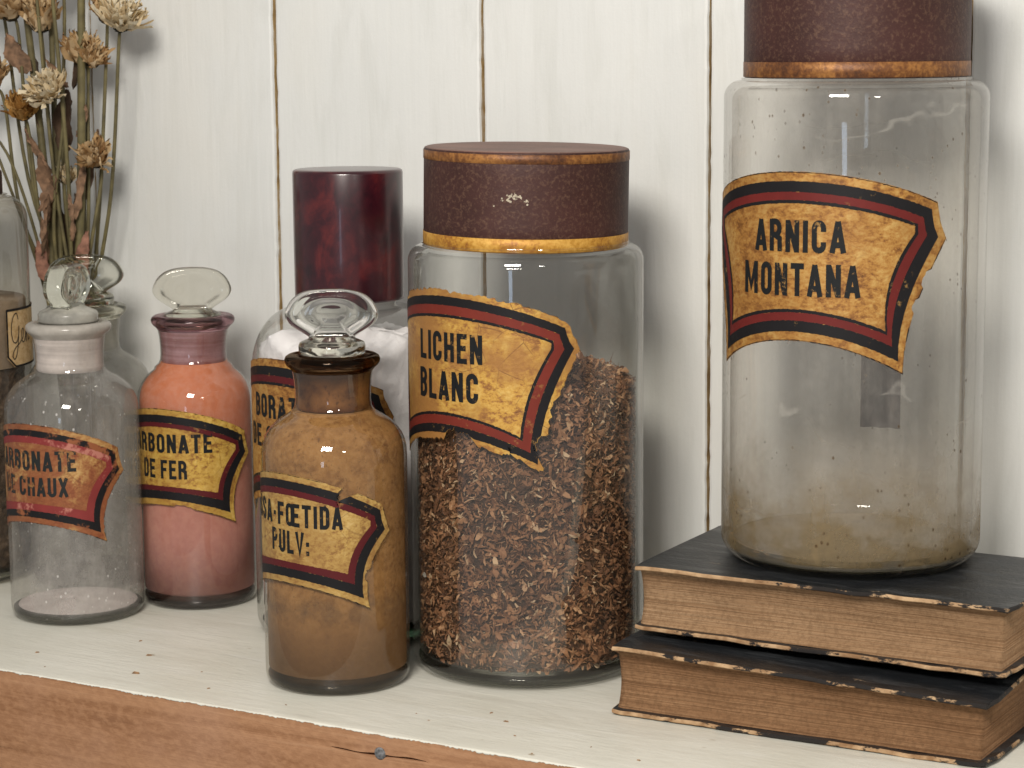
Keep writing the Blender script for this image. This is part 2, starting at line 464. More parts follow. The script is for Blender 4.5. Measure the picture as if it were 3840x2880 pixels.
# ------------------------------------------------------------------ lettering: condensed bold capitals from strokes
TH = 0.182
def arc(cx, cy, rx, ry, a0, a1, n=5):
    return [(cx+rx*math.cos(R(a0+(a1-a0)*i/n)), cy+ry*math.sin(R(a0+(a1-a0)*i/n))) for i in range(n+1)]
def glyph(ch):
    h = TH/2; w = 0.50; l, r, b, t = h, w-h, h*0.85, 1-h*0.85
    q = (r-l)/2; cx = (l+r)/2; m = 0.5
    if ch == 'I': return [[(h, 0), (h, 1)]], TH
    if ch == 'L': return [[(l, 1), (l, b), (w*0.9, b)]], w*0.9
    if ch == 'E': return [[(w*.92, t), (l, t), (l, b), (w*.92, b)], [(l, m+.02), (w*.82, m+.02)]], w*.92
    if ch == 'F': return [[(w*.92, t), (l, t), (l, 0)], [(l, m), (w*.8, m)]], w*.9
    if ch == 'H': return [[(l, 0), (l, 1)], [(r, 0), (r, 1)], [(l, m), (r, m)]], w
    if ch == 'N': return [[(l, 0), (l, 1)], [(r+.02, 0), (r+.02, 1)], [(l+.01, .95), (r+.01, .05)]], w+.02
    if ch == 'M': return [[(l, 0), (l, 1)], [(l+.52, 0), (l+.52, 1)], [(l+.01, .96), (l+.26, .22), (l+.51, .96)]], w+.23
    if ch == 'T': return [[(0, t), (w, t)], [(w/2, 1), (w/2, 0)]], w
    if ch == 'A': return [[(.07, 0), (w*.53, .98)], [(w*1.06-.07, 0), (w*.53, .98)], [(.15, .25), (w*1.06-.15, .25)]], w*1.06
    if ch == 'V': return [[(.07, 1), (w*.53, .02), (w*1.06-.07, 1)]], w*1.06
    if ch == 'X': return [[(.06, 0), (w-.06, 1)], [(.06, 1), (w-.06, 0)]], w
    if ch == 'O': return [arc(cx, t-q, q, q, 180, 0, 8)+arc(cx, b+q, q, q, 0, -180, 8)+[(l, t-q)]], w
    if ch == 'C': return [[(r, .66)]+arc(cx, t-q, q, q, 0, 180, 8)+arc(cx, b+q, q, q, 180, 360, 8)+[(r, .34)]], w
    if ch == 'G': return [[(r, .68)]+arc(cx, t-q, q, q, 0, 180, 8)+arc(cx, b+q, q, q, 180, 360, 8)+[(r, .45), (cx, .45)]], w
    if ch == 'U': return [[(l, 1), (l, b+q)]+arc(cx, b+q, q, q, 180, 360, 8)+[(r, 1)]], w
    if ch == 'D': return [[(l, b), (l, t), (cx, t)]+arc(cx, t-q, q, q, 90, 0, 4)+arc(cx, b+q, q, q, 0, -90, 4)+[(l-h, b)]], w
    if ch == 'B': return [[(l, 0), (l, 1)], [(l, t), (cx, t)]+arc(cx, t-.19, q, .19, 80, -80, 6)+[(l, t-.38)],
                          [(l, m+.03), (cx, m+.03)]+arc(cx, (m+.03+b)/2, q, (m+.03-b)/2, 80, -80, 6)+[(l, b)]], w
    if ch == 'P': return [[(l, 0), (l, 1)], [(l, t), (cx, t)]+arc(cx, t-.22, q, .22, 80, -80, 6)+[(l, t-.44)]], w
    if ch == 'R': return [[(l, 0), (l, 1)], [(l, t), (cx, t)]+arc(cx, t-.21, q, .21, 80, -80, 6)+[(l, t-.42)], [(cx-.02, t-.42), (r+.01, .4), (r+.02, 0)]], w+.02
    if ch == 'S': return [[(r, .70)]+arc(cx, t-q, q, q, 0, 180, 8)+[(l, .64), (r, .38)]+arc(cx, b+q, q, q, 0, -180, 8)+[(l, .31)]], w
    if ch == 'Œ':
        g1, _ = glyph('O'); x = w-.01
        return g1+[[(x-.02, 0), (x-.02, 1)], [(x, t), (x+.36, t)], [(x, m), (x+.29, m)], [(x, b), (x+.36, b)]], x+.37
    if ch == '-': return [[(.02, .47), (.2, .47)]], .22
    if ch == ':': return [[(h, .0), (h, .19)], [(h, .40), (h, .59)]], TH
    if ch == '.': return [[(h, .0), (h, .19)]], TH
    return [], .25
def thick(poly, wd):
    P = [Vector((p[0], p[1])) for p in poly]; L, Rr = [], []
    for i, p in enumerate(P):
        if i == 0: dd = (P[1]-p).normalized(); nn = Vector((-dd.y, dd.x)); k = 1
        elif i == len(P)-1: dd = (p-P[i-1]).normalized(); nn = Vector((-dd.y, dd.x)); k = 1
        else:
            a = (p-P[i-1]).normalized(); b = (P[i+1]-p).normalized()
            na = Vector((-a.y, a.x)); nb = Vector((-b.y, b.x)); nn = (na+nb)
            nn = nn.normalized() if nn.length > 1e-6 else na
            k = min(1/max(0.35, nn.dot(na)), 1.9)
        L.append(p+nn*wd/2*k); Rr.append(p-nn*wd/2*k)
    return L, Rr
def letters(text, u0, u1, z0, z1, wrap, base, tilt=0.0, gap=0.135, V=None, F=None, wd=None, arch=0.0):
    """text laid between u0 and u1 (arc length) and z0..z1 on the surface given by wrap(u, z, lift)"""
    lay = []; x = 0
    for ch in text:
        if ch == ' ': x += 0.30; continue
        s, w = glyph(ch); lay.append((x, s)); x += w+gap
    tot = x-gap; sc = (u1-u0)/tot; hz = z1-z0
    k = 0
    for x, strokes in lay:
        dj = rng.uniform(-.008, .008)
        for st in strokes:
            L, Rr = thick(st, wd or TH); b0 = len(V)
            lift = base + (k % 9)*0.000008; k += 1
            for p, q in zip(L, Rr):
                for e in (p, q):
                    u = u0+(x+e.x)*sc; z = z0+(e.y+dj)*hz+tilt*(u-u0)
                    V.append(wrap(u, z, lift))
            for i in range(len(L)-1): F.append((b0+2*i, b0+2*i+1, b0+2*i+3, b0+2*i+2))

# ------------------------------------------------------------------ cartouche labels wrapped round a jar
def bez(a, m, b, t):           # quadratic through m at t = .5
    c = (2*m[0]-(a[0]+b[0])/2, 2*m[1]-(a[1]+b[1])/2)
    return ((1-t)**2*a[0]+2*t*(1-t)*c[0]+t*t*b[0], (1-t)**2*a[1]+2*t*(1-t)*c[1]+t*t*b[1])
def ring(sp, t, nt=110, ns=44):
    L = lambda k: tuple(a+(b-a)*t for a, b in zip(sp['in'][k], sp['out'][k]))
    top, TR, TIP, MID, BR, bot = (L(k) for k in ('top', 'TR', 'TIP', 'MID', 'BR', 'bot'))
    right = [bez(TR, ((TR[0]+TIP[0])/2-0.0007*t, (TR[1]+TIP[1])/2), TIP, i/6) for i in range(7)][:-1]
    right += [bez(TIP, MID, BR, i/ns) for i in range(ns+1)]
    kt = (top[1]-TR[1])/TR[0]**2; kb = (bot[1]-BR[1])/BR[0]**2
    T = [(-TR[0]+2*TR[0]*i/nt, 0) for i in range(nt)]
    T = [(u, top[1]-kt*u*u) for u, _ in T]
    B = [(BR[0]-2*BR[0]*i/nt, 0) for i in range(1, nt)]
    B = [(u, bot[1]-kb*u*u) for u, _ in B]
    left = [(-u, z) for u, z in reversed(right)]
    return T+right+B+left[:-1], nt, len(right)
def make_label(parent, Rj, spec, paper, black, red, lines, textmat, bands, u0=0.0, tilt=0.0, jag=0.00022, chips=(), seed=1, thin=True, lift0=0.0003, arch=0):
    lr = np.random.default_rng(seed)
    zc = (spec['in']['top'][0+1]+spec['in']['bot'][1])/2
    def wrap(u, z, lift):
        z2 = z + tilt*u
        a = (u+u0)/Rj
        rr = Rj+lift
        return (rr*math.sin(a), -rr*math.cos(a), z2)
    outer, nt, nr = ring(spec, 1.0)
    n = len(outer)
    jn = lr.normal(0, 1, n)
    lf = np.interp(np.arange(n)/9.0, np.arange(n//9+3), lr.normal(0, 1, n//9+3))
    jn = 0.45*jn+0.25*np.roll(jn, 1)+0.7*np.maximum(0, lf)
    O = []
    for i, (u, z) in enumerate(outer):
        s = 1.0 - abs(jn[i])*jag/0.03
        for (ci, cw, cdep) in chips:
            dd = min(abs(i-ci*n), n-abs(i-ci*n))/1.8
            if dd < cw: s -= cdep*(1-(dd/cw)**7)*(0.85+0.3*lr.random())
        O.append((u*s, zc+(z-zc)*s))
    V, F = [], []
    K = 16
    for k in range(K+1):
        s = 1-k/K
        for (u, z) in O: V.append(wrap(u*s, zc+(z-zc)*s, lift0))
    for k in range(K):
        for i in range(n):
            j = (i+1) % n
            F.append((k*n+i, k*n+j, (k+1)*n+j, (k+1)*n+i))
    # paper edge thickness
    b0 = len(V)
    for (u, z) in O: V.append(wrap(u, z, lift0))
    for (u, z) in O: V.append(wrap(u, z, lift0-0.00025))
    for i in range(n):
        j = (i+1) % n; F.append((b0+n+i, b0+n+j, b0+j, b0+i))
    lab = obj('label', V, F, paper, parent)
    def clampO(u, z, i):
        # ink never floats past the torn paper edge
        ou, oz = O[i]
        if abs(ou)+abs(oz-zc) < abs(u)+abs(z-zc): return (ou*0.995, zc+(oz-zc)*0.995)
        return (u, z)
    def band(name, ta, tb, mat, lift):
        A, _, _ = ring(spec, ta); B, _, _ = ring(spec, tb)
        jj = lr.normal(0, 0.00007, (n, 2))
        V, F = [], []
        for i in range(n):
            a = clampO(A[i][0]+jj[i, 0], A[i][1]+jj[i, 0], i); b = clampO(B[i][0]+jj[i, 1], B[i][1]+jj[i, 1], i)
            for q in range(4):
                f = q/3; V.append(wrap(a[0]+(b[0]-a[0])*f, a[1]+(b[1]-a[1])*f, lift))
        for i in range(n):
            j = (i+1) % n
            for q in range(3): F.append((i*4+q, j*4+q, j*4+q+1, i*4+q+1))
        return obj(name, V, F, mat, lab)
    t1, t2 = bands          # red from 0..t1, black t1..t2
    band('red_band', 0.10 if thin else 0.0, t1, red, lift0+0.00014)
    band('black_border', t1, t2, black, lift0+0.00018)
    if thin: band('inner_line', 0.0, 0.10, black, lift0+0.00016)
    band('edge_line', 0.965, 0.995, black, lift0+0.00010)
    V, F = [], []
    for (tx, a, b, z0, z1) in lines:
        letters(tx, a-u0, b-u0, z0, z1, wrap, lift0+0.00016, tilt=0, V=V, F=F)
    obj('lettering', V, F, textmat, lab, smooth=False)
    return lab

def small_spec(s=1.0, dz=0.0):
    i = dict(top=(0, .0924), TR=(.0402, .0820), TIP=(.0401, .0795), MID=(.0325, .0695), BR=(.0293, .0585), bot=(0, .0622))
    o = dict(top=(0, .1018), TR=(.0475, .0885), TIP=(.0512, .0765), MID=(.0400, .0605), BR=(.0395, .0418), bot=(0, .0522))
    f = lambda dct: {k: (v[0]*s, .075+(v[1]-.075)*s+dz) for k, v in dct.items()}
    return {'in': f(i), 'out': f(o)}

BLK = (0.009, 0.008, 0.009); RED = (0.120, 0.014, 0.012); UND = (0.36, 0.20, 0.06)
M_black = ink('black_ink', BLK, 0.7, UND, 0.622, 210)
M_black_worn = ink('worn_black_ink', BLK, 0.85, (0.30, 0.10, 0.04), 0.545)
M_red = ink('red_ink', RED, 0.5, UND, 0.64)
M_red_dark = ink('oxblood_ink', (0.080, 0.009, 0.011), 0.6, UND, 0.62)
M_text = ink('letter_ink', (0.008, 0.009, 0.010), 0.8, UND, 0.60, 330)
M_text_worn = ink('worn_letter_ink', (0.016, 0.018, 0.018), 0.85, (0.32, 0.15, 0.05), 0.565, 300)

# ------------------------------------------------------------------ shop bottles with stoppers
def bottle_profile(r):
    k = r/0.033
    p = [(0.0290, 0.0), (0.0308, 0.0007), (0.0322, 0.0022), (0.0329, 0.0045), (0.033, 0.008), (0.033, 0.04), (0.033, 0.075), (0.033, 0.103),
         (0.0328, 0.1065), (0.0321, 0.1100), (0.0307, 0.1133), (0.0285, 0.1163), (0.0258, 0.1188), (0.0228, 0.1209), (0.0201, 0.1224), (0.0182, 0.1238), (0.0172, 0.1258),
         (0.01685, 0.129), (0.0170, 0.1335), (0.0174, 0.138), (0.0180, 0.1415)]
    return [(a*k if b < 0.121 else a, b) for a, b in p]
LIP = [(0.0180, 0.1415), (0.0190, 0.1428), (0.0204, 0.1440), (0.0212, 0.1453), (0.02135, 0.1466), (0.0208, 0.1478), (0.0195, 0.1486), (0.0178, 0.1489), (0.0150, 0.1488)]
def handle_mesh(w, h, z0, th, concave=0.45, skew=0.0):
    """flat oval glass thumb-piece, widest above its middle, slightly dished on both sides"""
    half = [(0.0, 1.0), (0.22, 0.995), (0.45, 0.97), (0.68, 0.90), (0.86, 0.77), (0.96, 0.62), (1.0, 0.50), (0.975, 0.39), (0.88, 0.28), (0.72, 0.18), (0.58, 0.10), (0.49, 0.035), (0.45, -0.03)]
    out = half + [(-x, y) for x, y in reversed(half[1:])]
    out = [Vector((x*w, y*h)) for x, y in out]
    cl = smooth_curve([Vector((p.x, p.y, 0)) for p in out]+[Vector((out[0].x, out[0].y, 0))], 3)[:-1]
    cen = Vector((0, 0.50*h, 0)); n = len(cl)
    ringsd = [(1.0, 0.0), (0.985, 0.55), (0.94, 0.9), (0.87, 1.0), (0.78, 0.93), (0.66, 0.72), (0.5, concave+0.06), (0.3, concave), (0.12, concave)]
    V, F = [], []
    def row(s, y): return [(cen.x+(p.x-cen.x)*s + skew*(p.y/h), y, z0+cen.y+(p.y-cen.y)*s) for p in cl]
    rows = [row(s, -th*d_) for s, d_ in reversed(ringsd)] + [row(s, th*d_) for s, d_ in ringsd[1:]]
    for rw in rows: V += rw
    m = len(rows)
    for j in range(m-1):
        for i in range(n):
            k = (i+1) % n; F.append((j*n+i, j*n+k, (j+1)*n+k, (j+1)*n+i))
    F.append(tuple(range(n-1, -1, -1))); F.append(tuple((m-1)*n+i for i in range(n)))
    return V, F
def rotz(V, a):
    c, s = math.cos(a), math.sin(a)
    return [(x*c-y*s, x*s+y*c, z) for x, y, z in V]

def shop_bottle(loc, r, label, glass, neck, lipm, stm, puckm, handle, rot=0.0, basecol=None, zoff=0.0):
    root = empty('apothecary_bottle', loc, label, 'bottle')
    body = bottle_profile(r)
    V, F = lathe(body, 96)
    obj('body', V, F, glass, root)
    V, F = lathe([(0.0, 0.0005), (r*0.88, 0.0005), (r*0.93, 0.0015), (r*0.965, 0.0036), (r*0.965, 0.0046), (r*0.9, 0.0050), (0.0, 0.0042)], 72)
    obj('base', V, F, basecol or M_base, root)
    if neck is not None:
        nk = [(a-0.0005, b) for a, b in body if b > 0.1245]
        V, F = lathe([(0.0158, 0.1245)]+nk+[(0.0165, 0.1435)], 72)
        obj('neck_film', V, F, neck, root)
    V, F = lathe(LIP+[(0.0150, 0.1440), (0.0172, 0.1425), (0.0180, 0.1415)], 96)
    obj('lip', V, F, lipm, root)
    st = empty('stopper', (0, 0, zoff)); st.parent = root
    plug = [(0.0, 0.1300), (0.0128, 0.1300), (0.0146, 0.1488), (0.0149, 0.1496), (0.0149, 0.1528), (0.0143, 0.1540), (0.0125, 0.1548), (0.0105, 0.1556), (0.0085, 0.1566), (0.0, 0.1566)]
    V, F = lathe(plug[2:] if neck is not None else plug, 72, close_bottom=neck is not None)
    obj('collar', V, F, puckm, st)
    V, F = handle_mesh(*handle)
    obj('thumb_piece', rotz(V, rot), F, stm, st)
    return root

M_base = solid_glass('thick_base_glass', (0.66, 0.66, 0.62), 0.05)
M_stop = solid_glass('stopper_glass', (0.975, 0.98, 0.96), 0.0, 0.12)
M_stop_old = solid_glass('aged_stopper_glass', (0.93, 0.92, 0.88), 0.06, 0.25)
M_stop_grey = solid_glass('grey_stopper_glass', (0.90, 0.90, 0.86), 0.03, 0.2)
G_clear = glass_wall('clear_glass', dust=0.05)
G_clean = glass_wall('salmon_dusted_glass', (0.96, 0.96, 0.95), (0.62, 0.62, 0.60), 0.22, (0.50, 0.26, 0.20))
G_ochre = glass_wall('ochre_dusted_glass', (0.96, 0.95, 0.93), (0.62, 0.61, 0.57), 0.26, (0.36, 0.20, 0.085))
G_dusty = glass_wall('dusty_glass', (0.93, 0.925, 0.91), (0.55, 0.54, 0.52), 0.58, (0.70, 0.67, 0.63), (0.0, 0.05, 0.16), specks=0.75, spk_col=(0.85, 0.83, 0.80))
G_milky = glass_wall('milky_glass', (0.88, 0.875, 0.85), (0.52, 0.51, 0.48), 0.55, (0.60, 0.58, 0.53))
def powder_body(name, r, ztop, mat, label, cat, loc, top_r=None, floor=0.0062, lump=0.0):
    body = [(a*0.955, b) for a, b in bottle_profile(r) if 0.0062 < b < ztop]
    prof = [(0.0, floor), (body[0][0]*0.88, floor+0.0004), (body[0][0]*0.97, floor+0.0022)] + body
    rt = body[-1][0]
    prof += [(rt*0.97, ztop), (rt*0.6, ztop+0.0006), (0.0, ztop+0.001)]
    V, F = lathe(prof, 72)
    o = obj(name, V, F, mat, None, loc=loc)
    return tag(o, label, cat, kind='stuff')

# --- ochre powder bottle (front)
P_assa = (-0.5690, -0.1685, 0.0)
t = NT('ochre_powder')
n1 = t.noise(105, 7, 0.66, None, 0.3); n2 = t.noise(420, 4, 0.6); n3 = t.noise(20, 4, 0.6, t.co((1, 1, 2.2)))
z = t.xyz()[2]
c = t.ramp(n1, [(0.26, (0.105, 0.048, 0.017)), (0.42, (0.215, 0.103, 0.034)), (0.56, (0.285, 0.143, 0.046)), (0.74, (0.37, 0.205, 0.080))])
c = t.mix(t.ramp(n2, [(0.40, 0.0), (0.62, 0.55)]), c, (0.36, 0.20, 0.075))
c = t.mix(t.ramp(t.noise(650, 3, 0.7), [(0.32, 0.6), (0.42, 0.0)]), c, (0.08, 0.035, 0.012))
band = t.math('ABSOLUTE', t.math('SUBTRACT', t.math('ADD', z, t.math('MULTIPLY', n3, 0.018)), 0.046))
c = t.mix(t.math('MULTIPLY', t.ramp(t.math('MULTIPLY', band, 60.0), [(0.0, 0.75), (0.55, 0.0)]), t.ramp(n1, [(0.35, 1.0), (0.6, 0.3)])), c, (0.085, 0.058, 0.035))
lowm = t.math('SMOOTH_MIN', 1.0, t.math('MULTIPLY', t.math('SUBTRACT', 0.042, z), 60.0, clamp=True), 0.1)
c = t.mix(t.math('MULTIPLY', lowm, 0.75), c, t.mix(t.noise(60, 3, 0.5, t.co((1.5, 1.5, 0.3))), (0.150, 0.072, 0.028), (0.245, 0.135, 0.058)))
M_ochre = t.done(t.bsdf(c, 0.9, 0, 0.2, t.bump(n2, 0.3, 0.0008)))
N_assa = frosted('stained_neck', (0.215, 0.092, 0.026), 1.2, 0.6, False, (0.040, 0.014, 0.006), spec=0.15, stain=(0.1375, 0.012, 0.006, 0.004))
L_assa = solid_glass('stained_lip_glass', (0.42, 0.32, 0.24), 0.08)
assa = shop_bottle(P_assa, 0.0327, 'stoppered bottle of ochre powder standing in front, at the shelf edge, lettered PULV', G_ochre, N_assa, L_assa, M_stop, M_stop_old, (0.0208, 0.0225, 0.1555, 0.0031, 0.93), R(30), solid_glass('brown_base_glass', (0.40, 0.34, 0.25), 0.05))
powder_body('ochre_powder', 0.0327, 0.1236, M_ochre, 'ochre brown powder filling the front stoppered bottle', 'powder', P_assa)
P_gold = gold_paper('gold_paper', (0.48, 0.30, 0.085), (0.24, 0.115, 0.036), (0.62, 0.44, 0.17))
make_label(assa, 0.0327, small_spec(0.985, -0.0018), P_gold, M_black, M_red_dark,
           [('ASSA-FŒTIDA', -0.0335, 0.0227, 0.0767, 0.0867), ('PULV:', -0.0130, 0.0079, 0.0645, 0.0745)], M_text, (0.30, 0.69), u0=-0.0042, tilt=-0.035, seed=3,
           chips=((0.2830, 1.9, 0.13), (0.2880, 1.4, 0.10), (0.445, 2, 0.04)), thin=False)

# --- orange-pink powder bottle
P_fer = (-0.7183, -0.0758, 0.0)
t = NT('iron_powder')
z = t.xyz()[2]
n1 = t.noise(25, 4); n2 = t.noise(300, 3)
zz = t.math('ADD', t.math('MULTIPLY', z, 8.0), t.math('MULTIPLY', n1, 0.10))
c = t.ramp(zz, [(0.05, (0.37, 0.175, 0.17)), (0.30, (0.43, 0.190, 0.160)), (0.52, (0.46, 0.185, 0.135)), (0.80, (0.51, 0.182, 0.103)), (1.0, (0.55, 0.178, 0.080))])
c = t.mix(t.ramp(n2, [(0.4, 0.0), (0.62, 0.28)]), c, (0.58, 0.30, 0.22))
c = t.mix(t.ramp(t.noise(75, 6, 0.7, t.co((1, 1, 0.4))), [(0.52, 0.0), (0.66, 0.30)]), c, (0.40, 0.13, 0.075))
M_fe = t.done(t.bsdf(c, 0.9, 0, 0.2, t.bump(n2, 0.2, 0.0005)))
N_fer = frosted('mauve_dusted_neck', (0.40, 0.24, 0.26), 0.80, 0.4, True, (0.24, 0.085, 0.085))
L_fer = solid_glass('mauve_lip_glass', (0.74, 0.62, 0.64), 0.12)
fer = shop_bottle(P_fer, 0.0296, 'stoppered bottle of orange pink powder, its neck dusted mauve', G_clean, N_fer, L_fer, M_stop_old, M_stop_grey, (0.0200, 0.0226, 0.1552, 0.0032, 0.85), R(38), solid_glass('grey_base_glass', (0.45, 0.42, 0.42), 0.05), zoff=-0.0046)
powder_body('orange_powder', 0.0296, 0.1248, M_fe, 'orange powder, paler pink low down, inside the mauve necked bottle', 'powder', P_fer)
P_gold2 = gold_paper('bright_gold_paper', (0.54, 0.335, 0.060), (0.26, 0.115, 0.028), (0.68, 0.47, 0.14))
make_label(fer, 0.0296, small_spec(1.0, 0.0024), P_gold2, M_black, M_red_dark,
           [('CARBONATE', -0.0265, 0.0275, 0.0818, 0.0913), ('DE FER', -0.0124, 0.0146, 0.0685, 0.0780)], M_text, (0.25, 0.66), u0=0.0006, seed=4, thin=False, chips=((0.62, 4, 0.05),))
tag(fer, 'stoppered bottle of orange pink powder, its neck dusted mauve')

# --- nearly empty bottle with reddened label
P_ch = (-0.7559, -0.1280, 0.0)
N_ch = frosted('chalk_coated_neck', (0.72, 0.64, 0.60), 0.97, 0.5, True, (0.50, 0.44, 0.41))
L_ch = frosted('chalky_lip', (0.50, 0.46, 0.41), 0.85, 0.18, False, (0.36, 0.33, 0.29))
PK_ch = frosted('chalky_collar', (0.48, 0.46, 0.40), 0.80, 0.22, False, (0.30, 0.29, 0.26))
chaux = shop_bottle(P_ch, 0.0334, 'nearly empty clear bottle with a chalk white neck and a reddened label', G_dusty, N_ch, L_ch, M_stop_grey, PK_ch, (0.0190, 0.0225, 0.1555, 0.0055, 0.9), R(41+66), M_base)
P_redgold = gold_paper('reddened_gold_paper', (0.42, 0.215, 0.07), (0.22, 0.075, 0.03), (0.58, 0.38, 0.15), 0.70, (0.225, 0.060, 0.026))
make_label(chaux, 0.0334, small_spec(1.0, 0.0), P_redgold, M_black_worn, ink('rubbed_red_ink', (0.20, 0.03, 0.028), 0.8, (0.48, 0.20, 0.15), 0.56),
           [('CARBONATE', -0.0275, 0.0251, 0.0786, 0.0885), ('DE CHAUX', -0.0195, 0.0208, 0.0660, 0.0755)], M_text_worn, (0.36, 0.69), u0=0.0, seed=5, thin=False, jag=0.0004)
t = NT('chalk_residue')
n = t.noise(90, 5, 0.65)
b = t.bsdf(t.ramp(n, [(0.35, (0.50, 0.42, 0.40)), (0.65, (0.72, 0.64, 0.62))]), 0.9, 0, 0.2, t.bump(n, 0.6, 0.001))
M_chalk = t.done(b)
V, F = [], []
nr_, na_ = 14, 56
for j in range(nr_+1):
    for i in range(na_):
        a = 2*PI*i/na_; rr = 0.0298*j/nr_
        V.append((rr*math.cos(a), rr*math.sin(a), 0.0056+0.0022*(1-(j/nr_)**2)*(0.7+0.3*math.sin(3*a))+nrg.normal(0, .00022)*(j < nr_)))
for j in range(nr_):
    for i in range(na_):
        k = (i+1) % na_; F.append((j*na_+i, j*na_+k, (j+1)*na_+k, (j+1)*na_+i))
tag(obj('chalk_dust', V, F, M_chalk, None, loc=P_ch), 'thin layer of pinkish white chalk left on the floor of the nearly empty bottle', 'powder', kind='stuff')

# --- bottle behind it
P_g = (-0.7995, -0.0630, 0.0)
N_g = frosted('grey_ground_neck', (0.52, 0.51, 0.44), 0.55, 0.35, True, (0.40, 0.39, 0.33))
gb = shop_bottle(P_g, 0.0330, 'dusty unlabelled bottle half hidden behind the chalk necked bottle', G_milky, N_g, solid_glass('greenish_lip_glass', (0.84, 0.835, 0.79), 0.1), M_stop_grey, M_stop_grey, (0.0205, 0.0215, 0.1540, 0.0042, 0.5), R(34), M_base)

# ------------------------------------------------------------------ big cylindrical jars
def big_jar(loc, r, H, rl, label, glass, ft=0.008, sh=0.008, cat='jar'):
    root = empty('apothecary_jar', loc, label, cat)
    p = [(0.0, 0.0012), (r-ft*1.3, 0.0004)]
    for i in range(9):
        a = i/8*PI/2; p.append((r-ft+ft*math.sin(a), ft-ft*math.cos(a)))
    for zz in np.linspace(ft+0.02, H-sh-0.01, 7): p.append((r, zz))
    for i in range(10):
        a = i/9*PI/2; p.append((r-sh+sh*math.cos(a), H-sh+sh*math.sin(a)))
    p += [(rl+0.001, H+0.0008), (rl-0.003, H+0.0012), (rl-0.004, H+0.004), (rl-0.004, H+0.02)]
    V, F = lathe(p, 128)
    obj('body', V, F, glass, root)
    return root
def inner_shell(root, r, H, ft, sh, glass, th=0.003):
    r2 = r-th
    p = [(0.0, th+0.003), (r2-ft, th+0.002)]
    for i in range(7):
        a = i/6*PI/2; p.append((r2-ft+ft*math.sin(a), th+0.002+ft-ft*math.cos(a)))
    p += [(r2, H*0.3), (r2, H*0.6), (r2, H-sh-0.003)]
    for i in range(6):
        a = i/5*PI/2; p.append((r2-sh+sh*math.cos(a), H-sh-0.003+sh*math.sin(a)))
    V, F = lathe(p, 96)
    return obj('inner_wall', V, F, glass, root)
def tin_lid(root, r, z0, h, bands, mat, topmat, tilt=(0, 0), bev=0.0012):
    """drum lid: list of (z_from, z_to, material) bands round its side"""
    lid = empty('lid', (0, 0, z0)); lid.parent = root
    lid.rotation_euler = (tilt[0], tilt[1], 0)
    V, F = lathe([(r-0.002, 0.0), (r, 0.0004), (r, h*0.25), (r, h*0.5), (r, h*0.75), (r, h-bev), (r-bev*0.3, h-bev*0.3), (r-bev, h), (r*0.8, h-0.0002), (r*0.4, h-0.0006), (0, h-0.0007)], 128)
    n_side = 6*128
    mi = [0 if i < n_side else 1 for i in range(len(F))]
    obj('drum', V, F, [mat, topmat], lid, mi=mi)
    for (a, b, m) in bands:
        V, F = lathe([(r+0.00005, a), (r+0.00022, a+0.0001), (r+0.00022, b-0.0001), (r+0.00005, b)], 128)
        obj('gilt_band', V, F, m, lid)
    return lid
def lid_paper(name, col, spk, scr=0.5):
    t = NT(name)
    n1 = t.noise(620, 5, 0.7); n2 = t.noise(30, 4, 0.6); n3 = t.noise(150, 6, 0.75)
    c = t.mix(t.ramp(n2, [(0.35, 0.0), (0.7, 1.0)]), tuple(x*0.75 for x in col), tuple(x*1.25 for x in col))
    c = t.mix(t.ramp(n1, [(0.50, 0.0), (0.66, 0.42)]), c, spk)
    c = t.mix(t.ramp(n3, [(0.60, 0.0), (0.72, scr)]), c, spk)
    h = t.math('ADD', n1, n3)
    return t.done(t.bsdf(c, 0.55, 0, 0.30, t.bump(h, 0.35, 0.0005)))
M_lid = lid_paper('oxblood_lid_paper', (0.046, 0.0165, 0.0135), (0.17, 0.095, 0.058), 0.26)
M_lid_top = lid_paper('worn_lid_top', (0.19, 0.105, 0.082), (0.24, 0.15, 0.12), 0.3)
def gilt(name, a, b, c2):
    t = NT(name)
    n1 = t.noise(42, 5, 0.7); n2 = t.noise(480, 4, 0.7)
    k = t.math('ADD', t.math('MULTIPLY', n1, 0.55), t.math('MULTIPLY', n2, 0.45))
    c = t.ramp(k, [(0.38, b), (0.49, a), (0.60, c2)])
    return t.done(t.bsdf(c, 0.48, 0.2, 0.4, t.bump(n2, 0.4, 0.0005)))
M_gilt = gilt('bright_gilt', (0.46, 0.225, 0.030), (0.24, 0.085, 0.014), (0.62, 0.35, 0.075))
M_gilt_dull = gilt('dull_gilt', (0.165, 0.062, 0.018), (0.075, 0.028, 0.012), (0.33, 0.145, 0.038))

# --- the tall jar on the books
ZBK = 0.0618
P_ar = (-0.3586, -0.0782, ZBK)
G_ar = glass_wall('grimy_glass', (0.975, 0.97, 0.96), (0.62, 0.60, 0.57), 0.36, (0.78, 0.74, 0.67), (0.0, 0.066, 0.85), specks=0.7, low_col=(0.30, 0.225, 0.125), smear=True, spk_col=(0.13, 0.075, 0.03))
RA = 0.0561; HA = 0.2068
arn = big_jar(P_ar, RA, HA, 0.0477, 'tall grimy empty glass jar standing on the two old books', G_ar, 0.010, 0.0075)
inner_shell(arn, RA, HA, 0.009, 0.006, glass_wall('inner_glass', (0.98, 0.975, 0.965), (0.68, 0.66, 0.63), 0.05, (0.42, 0.36, 0.28), (0.0, 0.05, 0.35), refl=0.7), 0.0035)
V, F = lathe([(0.0, 0.0014), (RA-0.011, 0.0014), (RA-0.0055, 0.0028), (RA-0.0035, 0.006), (RA-0.006, 0.0064), (0, 0.0062)], 96)
